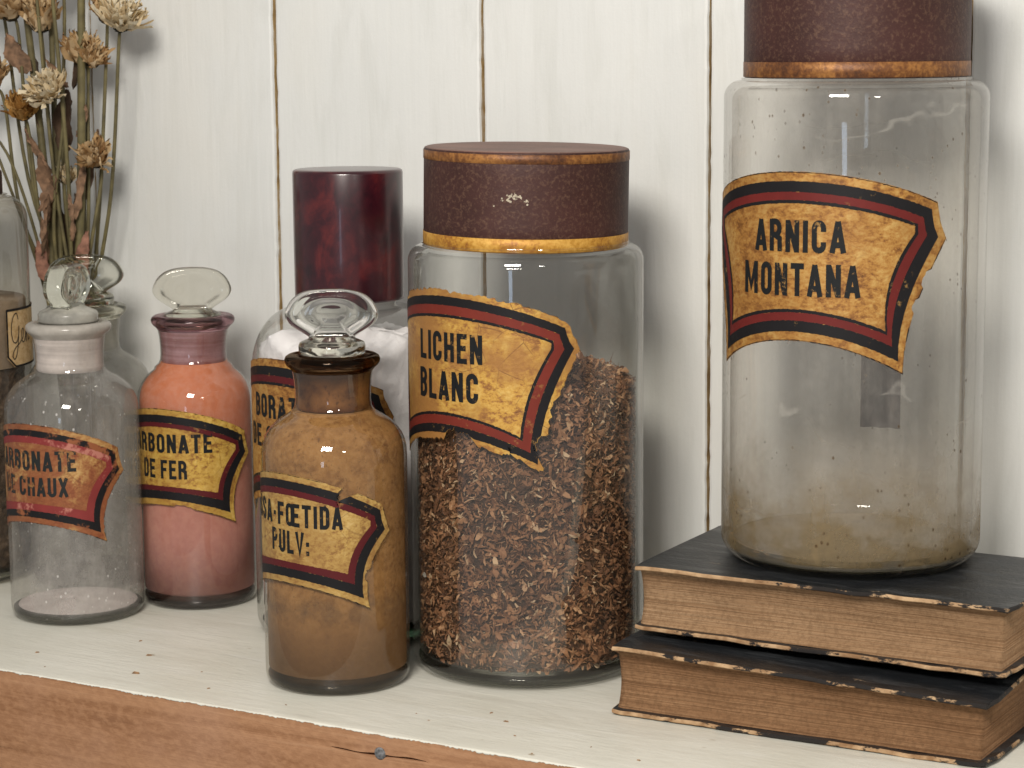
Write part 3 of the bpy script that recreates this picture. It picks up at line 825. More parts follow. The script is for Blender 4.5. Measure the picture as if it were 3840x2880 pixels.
obj('base', V, F, solid_glass('tall_jar_base', (0.60, 0.58, 0.50), 0.12), arn)
tin_lid(arn, 0.0477, HA+0.0008, 0.050, [(0.0005, 0.0068, M_gilt_dull), (0.0435, 0.0492, M_gilt_dull)], M_lid, M_lid_top)
i_ = dict(top=(0, .2192), TR=(.0495, .2100), TIP=(.0492, .2070), MID=(.0390, .1880), BR=(.0375, .1675), bot=(0, .1757))
o_ = dict(top=(0, .2322), TR=(.0600, .2195), TIP=(.0650, .2045), MID=(.0500, .1755), BR=(.0452, .1492), bot=(0, .1625))
sub = lambda dct: {k: (v[0], v[1]-ZBK) for k, v in dct.items()}
P_gold3 = gold_paper('brown_gold_paper', (0.385, 0.185, 0.042), (0.20, 0.080, 0.020), (0.52, 0.325, 0.105), fl=0.55)
make_label(arn, RA, {'in': sub(i_), 'out': sub(o_)}, P_gold3, M_black, M_red,
           [('ARNICA', -0.0238, 0.0176, 0.1992-ZBK, 0.2124-ZBK), ('MONTANA', -0.0305, 0.0236, 0.1811-ZBK, 0.1945-ZBK)], M_text, (0.36, 0.70), u0=-0.0033, seed=6, jag=0.0001,
           chips=((0.400, 1.6, 0.035), (0.426, 1.2, 0.03)))
# strip of old paper pasted on the back of the jar
t = NT('mauve_paper')
n = t.noise(120, 5, 0.65, t.co((1, 1, 0.4)))
M_strip = t.done(t.bsdf(t.ramp(n, [(0.35, (0.030, 0.020, 0.021)), (0.6, (0.070, 0.048, 0.048)), (0.72, (0.16, 0.12, 0.11))]), 0.6))
V, F = [], []
for k in range(13):
    az = R(197.0-19.3*k/12)
    for zz in (0.1095-ZBK, 0.175-ZBK): V.append(((RA-0.0009)*math.sin(az), -(RA-0.0009)*math.cos(az), zz+0.0002*math.sin(5*k)))
for k in range(12): F.append((2*k, 2*k+2, 2*k+3, 2*k+1))
obj('paper_strip', V, F, M_strip, arn)
# a few leaf scraps on its floor
M_scrap = simple('leaf_scrap', (0.28, 0.15, 0.06), 0.85, 0.4, 300)
V, F = [], []
n = 64
for j in range(9):
    rr = (RA-0.0048)*j/8
    for i in range(n): V.append((rr*math.cos(2*PI*i/n), rr*math.sin(2*PI*i/n), 0.0066+nrg.normal(0, .0001)+(0.0016*(j/8)**4)))
for j in range(8):
    for i in range(n):
        k = (i+1) % n; F.append((j*n+i, j*n+k, (j+1)*n+k, (j+1)*n+i))
ndust = len(F)
for k in range(34):
    az = rng.uniform(-1.6, 1.6); rr = RA-0.0046-abs(rng.gauss(0, 0.006)); s = rng.uniform(.0006, .0022)
    x, y, zz = rr*math.sin(az), -rr*math.cos(az), 0.0066+max(0, rng.gauss(0, .0025) if rr > RA-.006 else 0)
    a = rng.uniform(0, PI); b0 = len(V); cx_, sy_ = math.cos(a), math.sin(a)
    V += [(x-s*cx_, y-s*sy_*.6, zz), (x+s*.3*sy_, y, zz+s*.5), (x+s*cx_, y+s*sy_*.6, zz+.0003), (x-s*.3*sy_, y, zz-s*.15)]
    F.append((b0, b0+1, b0+2, b0+3))
tag(obj('leaf_crumbs', V, F, [M_scrap, simple('settled_dust', (0.20, 0.155, 0.095), 0.95, 0.3, 60)], None, mi=[1]*ndust+[0]*(len(F)-ndust), loc=P_ar), 'brown dust and a few leaf scraps left on the floor of the tall grimy jar', 'crumbs', kind='stuff')

# --- jar of shredded brown leaf
P_li = (-0.5068, -0.1030, 0.0)
RL = 0.0535; HL = 0.1955
G_li = glass_wall('jar_glass', (0.965, 0.965, 0.955), (0.62, 0.62, 0.60), 0.05, (0.45, 0.42, 0.36), (0.0, 0.03, 0.05))
lic = big_jar(P_li, RL, HL, 0.0463, 'wide glass jar packed with shredded brown leaf, worn maroon lid', G_li, 0.008, 0.0075)
inner_shell(lic, RL, HL, 0.006, 0.006, glass_wall('jar_inner_glass', (0.95, 0.95, 0.94), (0.66, 0.67, 0.64), 0.03, refl=0.6), 0.0028)
V, F = lathe([(0.0, 0.0012), (RL-0.009, 0.0012), (RL-0.0045, 0.0025), (RL-0.0026, 0.0052), (RL-0.005, 0.0056), (0, 0.0054)], 96)
obj('base', V, F, M_base, lic)
M_scr = simple('scratched_paper', (0.42, 0.36, 0.27), 0.8, 0.3, 500)
lid = tin_lid(lic, 0.0463, HL-0.0008, 0.0440, [(0.0004, 0.0064, M_gilt), (0.0388, 0.0428, M_gilt_dull)], M_lid, M_lid_top, (0, R(1.1)))
V, F = [], []      # the scraped white patch on the lid
for k in range(46):
    a = rng.gauss(0, 1); uu = 0.0118+0.0046*a*0.8+rng.gauss(0, .0006); zz = 0.0250-abs(uu-0.0118)*0.42+rng.gauss(0, .0009)
    if uu > 0.0185 or uu < 0.002: continue
    s = rng.uniform(.00015, .0006); az = uu/0.0463+R(8); b0 = len(V); rr = 0.0463+0.00006
    for dx, dz in ((-s, -s*.6), (s*.5, -s), (s, s*.4), (-s*.3, s)):
        V.append((rr*math.sin(az+dx/0.0463), -rr*math.cos(az+dx/0.0463), zz+dz))
    F.append((b0, b0+1, b0+2, b0+3))
obj('scrape', V, F, M_scr, lid, smooth=False)
i_ = dict(top=(0, .1664), TR=(.0490, .1572), TIP=(.0487, .1545), MID=(.0392, .1352), BR=(.0352, .1158), bot=(0, .1243))
o_ = dict(top=(0, .1792), TR=(.0572, .1662), TIP=(.0632, .1545), MID=(.0505, .1270), BR=(.0455, .0992), bot=(0, .1116))
P_gold4 = gold_paper('flaked_gold_paper', (0.52, 0.285, 0.055), (0.27, 0.115, 0.035), (0.64, 0.42, 0.12), 0.25, (0.36, 0.17, 0.06), fl=1.6)
make_label(lic, RL, {'in': i_, 'out': o_}, P_gold4, M_black, ink('brick_red_ink', (0.150, 0.022, 0.014), 0.5, UND, 0.62),
           [('LICHEN', -0.0290, 0.0081, 0.1469, 0.1598), ('BLANC', -0.0295, 0.0060, 0.1297, 0.1427)], M_text, (0.42, 0.72), u0=-0.0105, tilt=-0.018, seed=8, jag=0.0009,
           chips=((0.475, 3, 0.06), (0.545, 4, 0.05), (0.20, 5, 0.03), (0.645, 6, 0.14)))
# contents
def htop(x, y):
    a = math.atan2(x, -y)
    return 0.142 - 0.30*(x*0.60+y*0.25) + 0.002*math.sin(90*x)+0.002*math.sin(70*y+1)
M_leafbed = simple('leaf_bed', (0.055, 0.026, 0.014), 0.95, 0.5, 260)
V, F = [], []
n = 64
rb = RL-0.0062
prof = [(0.0, 0.0068), (rb-0.004, 0.0068), (rb, 0.010)]
for rr, zz in prof:
    for i in range(n): V.append((rr*math.cos(2*PI*i/n), rr*math.sin(2*PI*i/n), zz))
for q in range(7):
    rr = rb*(1-q/7)
    for i in range(n):
        x, y = rr*math.cos(2*PI*i/n), rr*math.sin(2*PI*i/n); V.append((x, y, htop(x, y)-0.003))
for j in range(9):
    for i in range(n):
        k = (i+1) % n; F.append((j*n+i, j*n+k, (j+1)*n+k, (j+1)*n+i))
V.append((0, 0, htop(0, 0)-0.003)); m_ = len(V)-1
for i in range(n): F.append((9*n+i, 9*n+(i+1) % n, m_))
nb = len(F)
def flake(V, F, p, nrm, ln, wd):
    nrm = Vector(nrm).normalized()
    t_ = nrm.orthogonal().normalized(); t_ = (Matrix.Rotation(rng.uniform(0, 2*PI), 3, nrm) @ t_)
    tl = rng.gauss(0, 0.33); t_ = (t_*math.cos(tl)+nrm*math.sin(tl)).normalized()
    s_ = nrm.cross(t_).normalized(); s_ = (Matrix.Rotation(rng.gauss(0, 0.45), 3, t_) @ s_); up = t_.cross(s_)
    cu = rng.uniform(-1.9, 1.9); b0 = len(V); tw = rng.uniform(-1.0, 1.0)
    K = 3
    for q in range(K+1):
        f = q/K-0.5; w_ = (wd*(1-1.6*abs(f))*0.5+wd*0.08)*rng.uniform(.55, 1.5)
        cen = Vector(p)+t_*(f*ln)+up*(cu*ln*(f*f-0.08))+s_*(tw*ln*0.35*math.sin(3*f))
        sd = Matrix.Rotation(tw*f*2, 3, t_) @ s_
        V.append(tuple(cen-sd*w_)); V.append(tuple(cen+sd*w_))
    for q in range(K): F.append((b0+2*q, b0+2*q+1, b0+2*q+3, b0+2*q+2))
for k in range(34000):
    if k < 28000:
        az = rng.uniform(0, 2*PI); x, y = math.sin(az), -math.cos(az)
        rr = RL-0.0040-abs(rng.gauss(0, 0.0012)); zt = htop(rr*x, rr*y)
        zz = 0.0075+(zt-0.0075)*rng.random(); p = (rr*x, rr*y, zz); nrm = (x, y, rng.gauss(0, .25))
        if zz < 0.013: p = ((rr-(0.013-zz)*0.7)*x, (rr-(0.013-zz)*0.7)*y, zz)
    else:
        az = rng.uniform(0, 2*PI); rr = (RL-0.0048)*math.sqrt(rng.random()); x, y = rr*math.sin(az), -rr*math.cos(az)
        p = (x, y, htop(x, y)-0.001+abs(rng.gauss(0, .0009))); nrm = (rng.gauss(0, .5), rng.gauss(0, .5), 1)
    big = rng.random()
    ln = rng.uniform(.0010, .0028) if big < .70 else (rng.uniform(.0028, .0052) if big < .96 else rng.uniform(.0050, .0075))
    wd = ln*rng.uniform(.16, .55)
    if rng.random() < .06: ln *= 1.7; wd = 0.0004
    flake(V, F, p, nrm, ln, wd)
for k in range(len(V)):        # every scrap stays behind the glass and above the glass floor
    x, y, zz = V[k]; rr = math.hypot(x, y)
    lim = RL-0.0034-max(0, 0.0105-zz)*0.45
    if rr > lim: x, y = x*lim/rr, y*lim/rr
    V[k] = (x, y, max(zz, 0.0066))
t = NT('shredded_leaf')
g = t.n('ShaderNodeNewGeometry')
c = t.ramp(g.outputs['Random Per Island'], [(0.0, (0.060, 0.025, 0.013)), (0.25, (0.16, 0.070, 0.034)), (0.55, (0.285, 0.130, 0.062)), (0.8, (0.39, 0.195, 0.096)), (0.94, (0.52, 0.30, 0.16)), (1.0, (0.68, 0.50, 0.32))])
c = t.mix(t.ramp(t.noise(40, 4), [(0.35, 0.35), (0.6, 0.0)]), c, (0.07, 0.035, 0.022))
M_leaf = t.done(t.bsdf(c, 0.75, 0, 0.3))
mi = [0]*nb+[1]*(len(F)-nb)
tag(obj('shredded_leaves', V, F, [M_leafbed, M_leaf], None, smooth=False, mi=mi, loc=P_li), 'shredded dry brown leaf filling the wide jar with the worn maroon lid', 'dried leaf', kind='stuff')
# white seed husk pressed against the glass
V, F = [], []
for q in range(9):
    f = q/8; w_ = 0.0019*math.sin(PI*min(1, f*1.0))**0.8*(0.4+f)
    az = R(-40)+ (f-0.5)*0.0066/RL; rr = RL-0.0031
    for s_ in (-0.35, 1): V.append((rr*math.sin(az), -rr*math.cos(az), 0.0450+w_*s_+0.0006*f))
for q in range(8): F.append((2*q, 2*q+2, 2*q+3, 2*q+1))
tag(obj('seed_husk', V, F, simple('pale_husk', (0.75, 0.70, 0.62), 0.7, 0.1), None, loc=P_li), 'small white husk pressed against the glass among the shredded brown leaf', 'husk')

# --- jar of white crystals with tall red lid
P_bo = (-0.6138, -0.0871, 0.0)
RB = 0.0481
bor = empty('apothecary_jar', P_bo, 'round shouldered jar of white crystals under a tall glossy dark red lid', 'jar')
p = [(0.0, 0.001), (RB-0.009, 0.0004)]
for i in range(8):
    a = i/7*PI/2; p.append((RB-0.009+0.009*math.sin(a), 0.009-0.009*math.cos(a)))
p += [(RB, 0.05), (RB, 0.09), (RB, 0.1300)]
for i in range(1, 14):
    a = i/13*PI/2; p.append((0.0225+(RB-0.0225)*math.cos(a)**0.85, 0.1300+0.0300*math.sin(a)))
p += [(0.0220, 0.168)]
V, F = lathe(p, 128)
obj('body', V, F, G_clear, bor)
V, F = lathe([(0.0, 0.0012), (RB-0.009, 0.0012), (RB-0.0045, 0.003), (RB-0.0026, 0.0062), (RB-0.005, 0.0066), (0, 0.0064)], 96)
obj('base', V, F, solid_glass('greenish_base', (0.55, 0.68, 0.60), 0.03), bor)
t = NT('marbled_red_resin')
n1 = t.noise(55, 6, 0.64, t.co((1, 1, 0.6)), 1.2); n2 = t.noise(150, 4, 0.6, None, 0.8)
c = t.ramp(t.math('ADD', t.math('MULTIPLY', n1, .7), t.math('MULTIPLY', n2, .3)), [(0.36, (0.014, 0.002, 0.005)), (0.5, (0.036, 0.004, 0.008)), (0.60, (0.072, 0.008, 0.010)), (0.74, (0.125, 0.016, 0.014))])
M_resin = t.done(t.bsdf(c, 0.28, 0, 0.5, None, 0.3))
V, F = lathe([(0.0240, 0.0), (0.0262, 0.0004), (0.0264, 0.002), (0.0265, 0.020), (0.0265, 0.040), (0.0265, 0.0612), (0.0262, 0.0622), (0.0252, 0.0628), (0.02, 0.0629), (0.0, 0.063)], 96)
obj('lid', V, F, M_resin, bor, loc=(0, 0, 0.1630))
i_ = dict(top=(0, .1262), TR=(.0470, .1170), TIP=(.0468, .1140), MID=(.0380, .0960), BR=(.0345, .0760), bot=(0, .0840))
o_ = dict(top=(0, .1388), TR=(.0545, .1250), TIP=(.0600, .1120), MID=(.0480, .0880), BR=(.0440, .0590), bot=(0, .0715))
make_label(bor, RB, {'in': i_, 'out': o_}, P_gold3, M_black, M_red_dark,
           [('BORATE', -0.0303, 0.0085, 0.1100, 0.1210), ('DE SOUDE', -0.0367, 0.0145, 0.0955, 0.1060)], M_text, (0.36, 0.70), u0=-0.0110, seed=9, jag=0.0003)
t = NT('white_crystals')
n1 = t.noise(75, 6, 0.6); v1 = t.voro(120)
c = t.mix(t.ramp(n1, [(0.3, 0.0), (0.7, 1.0)]), (0.82, 0.79, 0.80), (0.93, 0.91, 0.92))
pr = t.bsdf(c, 0.65, 0, 0.4, t.bump(t.math('ADD', n1, t.math('MULTIPLY', v1, .5)), 0.5, 0.0025))
M_cryst = t.done(pr)
V, F = [], []
n = 120
rb = RB-0.0032
rows = [(0.0, 0.0078), (rb-0.008, 0.0078), (rb-0.002, 0.0105), (rb, 0.016)] + [(rb, z_) for z_ in np.linspace(0.03, 0.125, 8)]
phs = [rng.uniform(0, 6.28) for _ in range(8)]
def bl(a): return 0.0022*math.sin(3*a+phs[0])+0.0018*math.sin(7*a+phs[1])+0.0012*math.sin(15*a+phs[2])+0.0007*math.sin(29*a+phs[3])
for rr, zz in rows:
    for i in range(n): V.append((rr*math.cos(2*PI*i/n), rr*math.sin(2*PI*i/n), zz))
for q in range(14):
    f = q/13; rr = rb*(1-0.07*f) if q < 6 else rb*(0.968-0.95*(q-5)/8)
    for i in range(n):
        a = 2*PI*i/n
        lump = nrg.normal(0, .0005)
        V.append(((rr+lump)*math.cos(a), (rr+lump)*math.sin(a), 0.126+0.0032*min(q, 6)+bl(a)*min(1, q/5)+(nrg.normal(0, .0007)+0.0012*math.sin(9*a+q)*math.sin(q*1.3) if q > 3 else 0)))
m_ = len(rows)+14
for j in range(m_-1):
    for i in range(n):
        k = (i+1) % n; F.append((j*n+i, j*n+k, (j+1)*n+k, (j+1)*n+i))
tag(obj('white_crystals', V, F, M_cryst, None, loc=P_bo), 'lumpy white crystals filling the round shouldered jar under the dark red lid', 'crystals', kind='stuff')

# --- jar with the handwritten label, cut off at the photo's edge
P_h = (-0.8745, -0.0930, 0.0)
RH = 0.047; HH = 0.2060
G_h = glass_wall('brown_dusty_glass', (0.86, 0.84, 0.80), (0.5, 0.48, 0.44), 0.22, (0.33, 0.30, 0.26))
hj = big_jar(P_h, RH, HH, 0.036, 'jar with a handwritten cream label, dark roots in its lower half', G_h, 0.007, 0.012)
tin_lid(hj, 0.0345, HH+0.0008, 0.013, [], M_lid, M_lid_top)
V, F = lathe([(0.0, 0.0012), (RH-0.008, 0.0012), (RH-0.003, 0.005), (RH-0.005, 0.0056), (0, 0.0054)], 64)
obj('base', V, F, M_base, hj)
# dark chopped root below, pale dust film above it
V, F = [], []
n = 96
rows = [(0.0, 0.0062), (RH-0.008, 0.0065)]+[(RH-0.0042, z_) for z_ in np.linspace(0.010, 0.1150, 40)]+[((RH-0.006)*(1-q/6), 0.1160) for q in range(6)]
for rr, zz in rows:
    for i in range(n):
        k = nrg.normal(0, .0009) if rr > 0 else 0
        V.append(((rr-abs(k))*math.cos(2*PI*i/n), (rr-abs(k))*math.sin(2*PI*i/n), zz+k*0.5))
for j in range(len(rows)-1):
    for i in range(n):
        k = (i+1) % n; F.append((j*n+i, j*n+k, (j+1)*n+k, (j+1)*n+i))
t = NT('chopped_root')
n1 = t.noise(210, 5, 0.7); v1 = t.voro(230)
M_root = t.done(t.bsdf(t.ramp(n1, [(0.35, (0.035, 0.022, 0.015)), (0.55, (0.10, 0.065, 0.042)), (0.7, (0.24, 0.17, 0.12))]), 0.9, 0, 0.3, t.bump(v1, 0.6, 0.002)))
tag(obj('chopped_root', V, F, M_root, None, loc=P_h), 'dark chopped root in the jar with the handwritten cream label', 'dried root', kind='stuff')
V, F = lathe([(RH-0.0030, 0.1155), (RH-0.0026, 0.120), (RH-0.0026, 0.150), (RH-0.0034, 0.1515), (0.0, 0.1517)], 64)
tag(obj('root_powder', V, F, simple('fawn_dust', (0.30, 0.225, 0.155), 0.9, 0.25, 90), None, loc=P_h), 'fawn dust lying over the dark chopped root behind the handwritten label', 'powder', kind='stuff')
# cream label: cut-cornered panel with a black rule and pen lettering, centred on az ~ 112 deg
AZ0 = R(116); uw, z0_, z1_, ck = 0.0235, 0.1160, 0.1475, 0.006
def hw(u, z, lift):
    a = AZ0+u/RH; return ((RH+lift)*math.sin(a), -(RH+lift)*math.cos(a), z)
def panel(sh, nu=40):
    pts = []
    for k in range(nu+1):
        u = -uw+2*uw*k/nu
        e = max(0, ck-(uw-abs(u)))
        pts.append((u*(1-sh/uw), z0_+sh+e*0.9, z1_-sh))
    return pts
pts = panel(0)
V, F = [], []
for (u, a, b) in pts:
    for q in range(3): V.append(hw(u, a+(b-a)*q/2, 0.0003))
for k in range(len(pts)-1):
    for q in range(2): F.append((3*k+q, 3*k+3+q, 3*k+4+q, 3*k+1+q))
P_cream = gold_paper('cream_paper', (0.62, 0.43, 0.22), (0.50, 0.31, 0.13), (0.68, 0.50, 0.28), fl=0.0)
hl = obj('label', V, F, P_cream, hj)
V, F = [], []
def rule(path, wd, lift):
    L, Rr = thick(path, wd); b0 = len(V)
    for p_, q_ in zip(L, Rr): V.append(hw(p_.x, p_.y, lift)); V.append(hw(q_.x, q_.y, lift))
    for k in range(len(L)-1): F.append((b0+2*k, b0+2*k+1, b0+2*k+3, b0+2*k+2))
e = panel(0.0006)
rule([(u, b) for u, a, b in e], 0.0013, 0.00045)
rule([(u, a) for u, a, b in e], 0.0011, 0.00046)
rule([(e[0][0], e[0][1]-.0004), (e[0][0], e[0][2]+.0005)], 0.0013, 0.00047)
rule([(e[-1][0], e[-1][1]-.0004), (e[-1][0], e[-1][2]+.0005)], 0.0013, 0.00048)
obj('label_border', V, F, M_black, hl)
V, F = [], []
def pen(pts2, wd=0.0006):
    c_ = smooth_curve([Vector((x, y, 0)) for x, y in pts2], 6)
    rule([(-0.0220+p_.x*0.0112, 0.1235+p_.y*0.0138) for p_ in c_], wd, 0.00045+0.00001*len(V)/100)
pen([(0.75, 1.30), (0.62, 1.55), (0.35, 1.40), (0.20, 0.95), (0.30, 0.50), (0.55, 0.42), (0.75, 0.70), (0.80, 1.05)])
pen([(0.80, 1.05), (0.72, 0.5), (0.58, 0.0), (0.38, -0.22), (0.25, -0.05), (0.45, 0.2), (0.80, 0.36), (1.0, 0.48)])
pen([(0.98, 0.45), (1.18, 0.62), (1.22, 0.88), (1.08, 0.88), (1.02, 0.60), (1.10, 0.40), (1.28, 0.42), (1.42, 0.62)])
pen([(1.42, 0.62), (1.50, 0.85), (1.48, 0.38), (1.58, 0.72), (1.72, 0.86), (1.76, 0.62), (1.76, 0.42), (1.92, 0.50)])
obj('lettering', V, F, M_text, hl)

# ------------------------------------------------------------------ old books
def cover_mat(name, c0=(0.0095, 0.0105, 0.012)):
    t = NT(name)
    n1 = t.noise(60, 6, 0.7, t.co((1, 1.6, 1))); n2 = t.noise(500, 3, 0.6); n3 = t.noise(26, 7, 0.75, t.co((1, 2.5, 1)))
    c = t.mix(t.ramp(n1, [(0.35, 0.0), (0.7, 1.0)]), c0, tuple(x*1.9 for x in c0))
    c = t.mix(t.ramp(n3, [(0.665, 0.0), (0.70, 0.8)]), c, (0.34, 0.24, 0.15))
    st = t.noise(48, 6, 0.72, t.co((0.35, 2.2, 1), rot=(0, 0, R(14))))
    c = t.mix(t.ramp(st, [(0.50, 0.0), (0.68, 0.5)]), c, (0.075, 0.080, 0.085))
    ro = t.ramp(st, [(0.35, 0.30), (0.65, 0.55)])
    return t.done(t.bsdf(c, ro, 0, 0.5, t.bump(t.math('ADD', n2, n1), 0.5, 0.0006)))
def edge_mat(name, thr):
    t = NT(name)
    n1 = t.noise(70, 7, 0.72, t.co((0.6, 1, 1.4)))
    n2 = t.noise(160, 4)
    tan = t.mix(t.ramp(n2, [(0.35, 0.0), (0.65, 1.0)]), (0.26, 0.145, 0.070), (0.52, 0.35, 0.20))
    big = t.noise(11, 3, 0.6, t.co((1, 0.3, 0.3)))
    n1b = t.math('ADD', n1, t.math('MULTIPLY', t.math('SUBTRACT', big, 0.5), 0.55))
    c = t.mix(t.ramp(n1b, [(thr-0.015, 0.0), (thr+0.015, 1.0)]), tan, (0.018, 0.015, 0.014))
    return t.done(t.bsdf(c, 0.75, 0, 0.3, t.bump(n1, 0.7, 0.0008)))
def page_mat(name, a, b, c2):
    t = NT(name)
    n1 = t.noise(60, 5, 0.7, t.co((0.07, 0.07, 9.0)), 0.1)
    n2 = t.noise(34, 4, 0.6, t.co((0.6, 0.6, 1)))
    n3 = t.noise(60, 4, 0.75, t.co((0.09, 0.09, 42.0)))
    n5 = t.noise(520, 3, 0.7)
    k = t.math('ADD', t.math('MULTIPLY', n1, 0.22), t.math('MULTIPLY', n3, 0.78))
    c = t.ramp(k, [(0.30, tuple(x*0.68 for x in c2)), (0.42, c2), (0.50, a), (0.66, b)])
    c = t.mix(t.ramp(n2, [(0.4, 0.0), (0.75, 0.5)]), c, c2)
    c = t.mix(t.ramp(n5, [(0.40, 0.35), (0.55, 0.0)]), c, tuple(x*0.6 for x in c2))
    return t.done(t.bsdf(c, 0.88, 0, 0.15, t.bump(k, 0.9, 0.0012)))
M_cover = cover_mat('black_cloth_cover')
M_edge1 = edge_mat('bared_board_edge', 0.555)
M_edge2 = edge_mat('rubbed_board_edge', 0.508)
M_pg1 = page_mat('toned_paper_edge', (0.385, 0.235, 0.128), (0.47, 0.305, 0.178), (0.270, 0.152, 0.078))
M_pg2 = page_mat('foxed_paper_edge', (0.285, 0.155, 0.078), (0.365, 0.215, 0.115), (0.185, 0.094, 0.045))
def book(label, c4, zb, zt, edge, pages, bt=0.0019):
    """c4: plan corners front-left, front-right, back-right, back-left; zb/zt: heights of under and upper face at those corners"""
    cx_ = sum(p_[0] for p_ in c4)/4; cy_ = sum(p_[1] for p_ in c4)/4
    root = empty('old_book', (cx_, cy_, min(zb)), label, 'book', 'old books stacked under the tall jar')
    P0 = Vector((cx_, cy_, min(zb)))
    def pt(s, q, top, dz):      # s along the front (0..1), q front to back (0..1)
        a = Vector(c4[0]).lerp(Vector(c4[1]), s); b = Vector(c4[3]).lerp(Vector(c4[2]), s); p_ = a.lerp(b, q)
        zz = zt if top else zb
        z_ = (zz[0]*(1-s)+zz[1]*s)*(1-q)+(zz[3]*(1-s)+zz[2]*s)*q
        return Vector((p_[0], p_[1], z_+dz))-P0
    for top in (False, True):
        V, F, mi = [], [], []
        NS, NQ = 90, 10
        lr = np.random.default_rng(11 if top else 12)
        wb = np.interp(np.arange(NS+1), np.arange(0, NS+7, 6), lr.normal(0, 0.00022, len(np.arange(0, NS+7, 6))))
        jt = lr.normal(0, 0.00012, (NS+1, 2))
        def edgepts(i, q):
            s = i/NS
            cr = 0.0018*max(0, 1-min(s, 1-s)/0.012)**2   # rounded corners
            return s, cr
        for lay in range(4):        # lower face, lower edge, upper edge, upper face
            dz0 = (-bt if top else 0.0) if lay < 2 else (0.0 if top else bt)
            for i in range(NS+1):
                s = i/NS
                for j in range(NQ+1):
                    q = j/NQ
                    if lay in (1, 2): ins = 0.0
                    else: ins = 0.0007
                    p_ = pt(s, q, top, dz0 + (0.0005 if lay == 1 else (-0.0005 if lay == 2 else 0)))
                    if j == 0: p_.y += ins + 0.0026*max(0, 1-min(s, 1-s)/0.010)**2 + abs(jt[i, 0])
                    if i == 0: p_.x += ins+ 0.0022*max(0, 1-q/0.03)**2*0.6
                    if i == NS: p_.x -= ins+ 0.0022*max(0, 1-q/0.03)**2*0.6
                    p_.z += wb[i]*(1-q) + (0.0009*(1 if not top else -0.4)*max(0, 1-min(s, 1-s)/0.03)*(1-q)**3)
                    V.append(p_)
        W_ = NQ+1; B_ = (NS+1)*W_
        for i in range(NS):
            for j in range(NQ):
                a = i*W_+j
                F.append((a, a+1, a+W_+1, a+W_)); mi.append(0)
                F.append((3*B_+a, 3*B_+a+W_, 3*B_+a+W_+1, 3*B_+a+1)); mi.append(0)
        for lay in range(3):
            for i in range(NS):
                a = lay*B_+i*W_; F.append((a, a+W_, a+W_+B_, a+B_)); mi.append(1)
                a2 = a+NQ; F.append((a2, a2+B_, a2+W_+B_, a2+W_)); mi.append(0)
            for j in range(NQ):
                a = lay*B_+j; F.append((a, a+B_, a+B_+1, a+1)); mi.append(1)
                a2 = lay*B_+NS*W_+j; F.append((a2, a2+1, a2+1+B_, a2+B_)); mi.append(1)
        obj('cover_board', V, F, [M_cover, edge], root, smooth=False, mi=mi)
    # page block: hollowed fore-edge facing the room, square ends
    V, F = [], []
    NS, NZ = 60, 16
    for i in range(NS+1):
        s = 0.016+0.955*i/NS
        for k in range(NZ+1):
            f = k/NZ
            lo = pt(s, 0.042, False, bt); hi = pt(s, 0.042, True, -bt)
            p_ = lo.lerp(hi, f); p_.y += 0.0042*math.sin(PI*f)**0.8*(1-0.25*abs(2*s-1)) + 0.0004*math.sin(30*s+5*f)*math.sin(PI*f)
            V.append(p_)
            lo = pt(s, 0.97, False, bt); hi = pt(s, 0.97, True, -bt); V.append(lo.lerp(hi, f))
    st = (NZ+1)*2
    for i in range(NS):
        for k in range(NZ):
            a = i*st+2*k
            F.append((a, a+st, a+st+2, a+2)); F.append((a+1, a+3, a+st+3, a+st+1))
        a = i*st+2*NZ
    for k in range(NZ):
        a = 2*k; F.append((a, a+2, a+3, a+1)); a = NS*st+2*k; F.append((a, a+1, a+3, a+2))
    obj('page_block', V, F, pages, root, smooth=True)
    # rounded spine at the back
    V, F = [], []
    for i in range(31):
        s = i/30
        lo = pt(s, 0.985, False, 0.0); hi = pt(s, 0.985, True, 0.0)
        for k in range(11):
            f = k/10; p_ = lo.lerp(hi, f); p_.y += 0.007*math.sin(PI*f)**0.7; V.append(p_)
    for i in range(30):
        for k in range(10): a = i*11+k; F.append((a, a+1, a+12, a+11))
    obj('spine', V, F, M_cover, root)
    return root
book('upper old book, black cloth covers with bared tan edges, the tall jar on it',
     [(-0.4330, -0.1432), (-0.2655, -0.1410), (-0.2640, -0.0490), (-0.4345, -0.0495)], (0.0335, 0.0328, 0.0327, 0.0327), (0.0618, 0.0618, 0.0618, 0.0618), M_edge1, M_pg1)
book('lower old book, black cloth covers flaking along the edges, lying on the shelf',
     [(-0.4350, -0.1612), (-0.2680, -0.1572), (-0.2660, -0.0600), (-0.4345, -0.0600)], (0.0003, 0.0003, 0.0003, 0.0003), (0.0303, 0.0262, 0.0322, 0.0322), M_edge2, M_pg2)

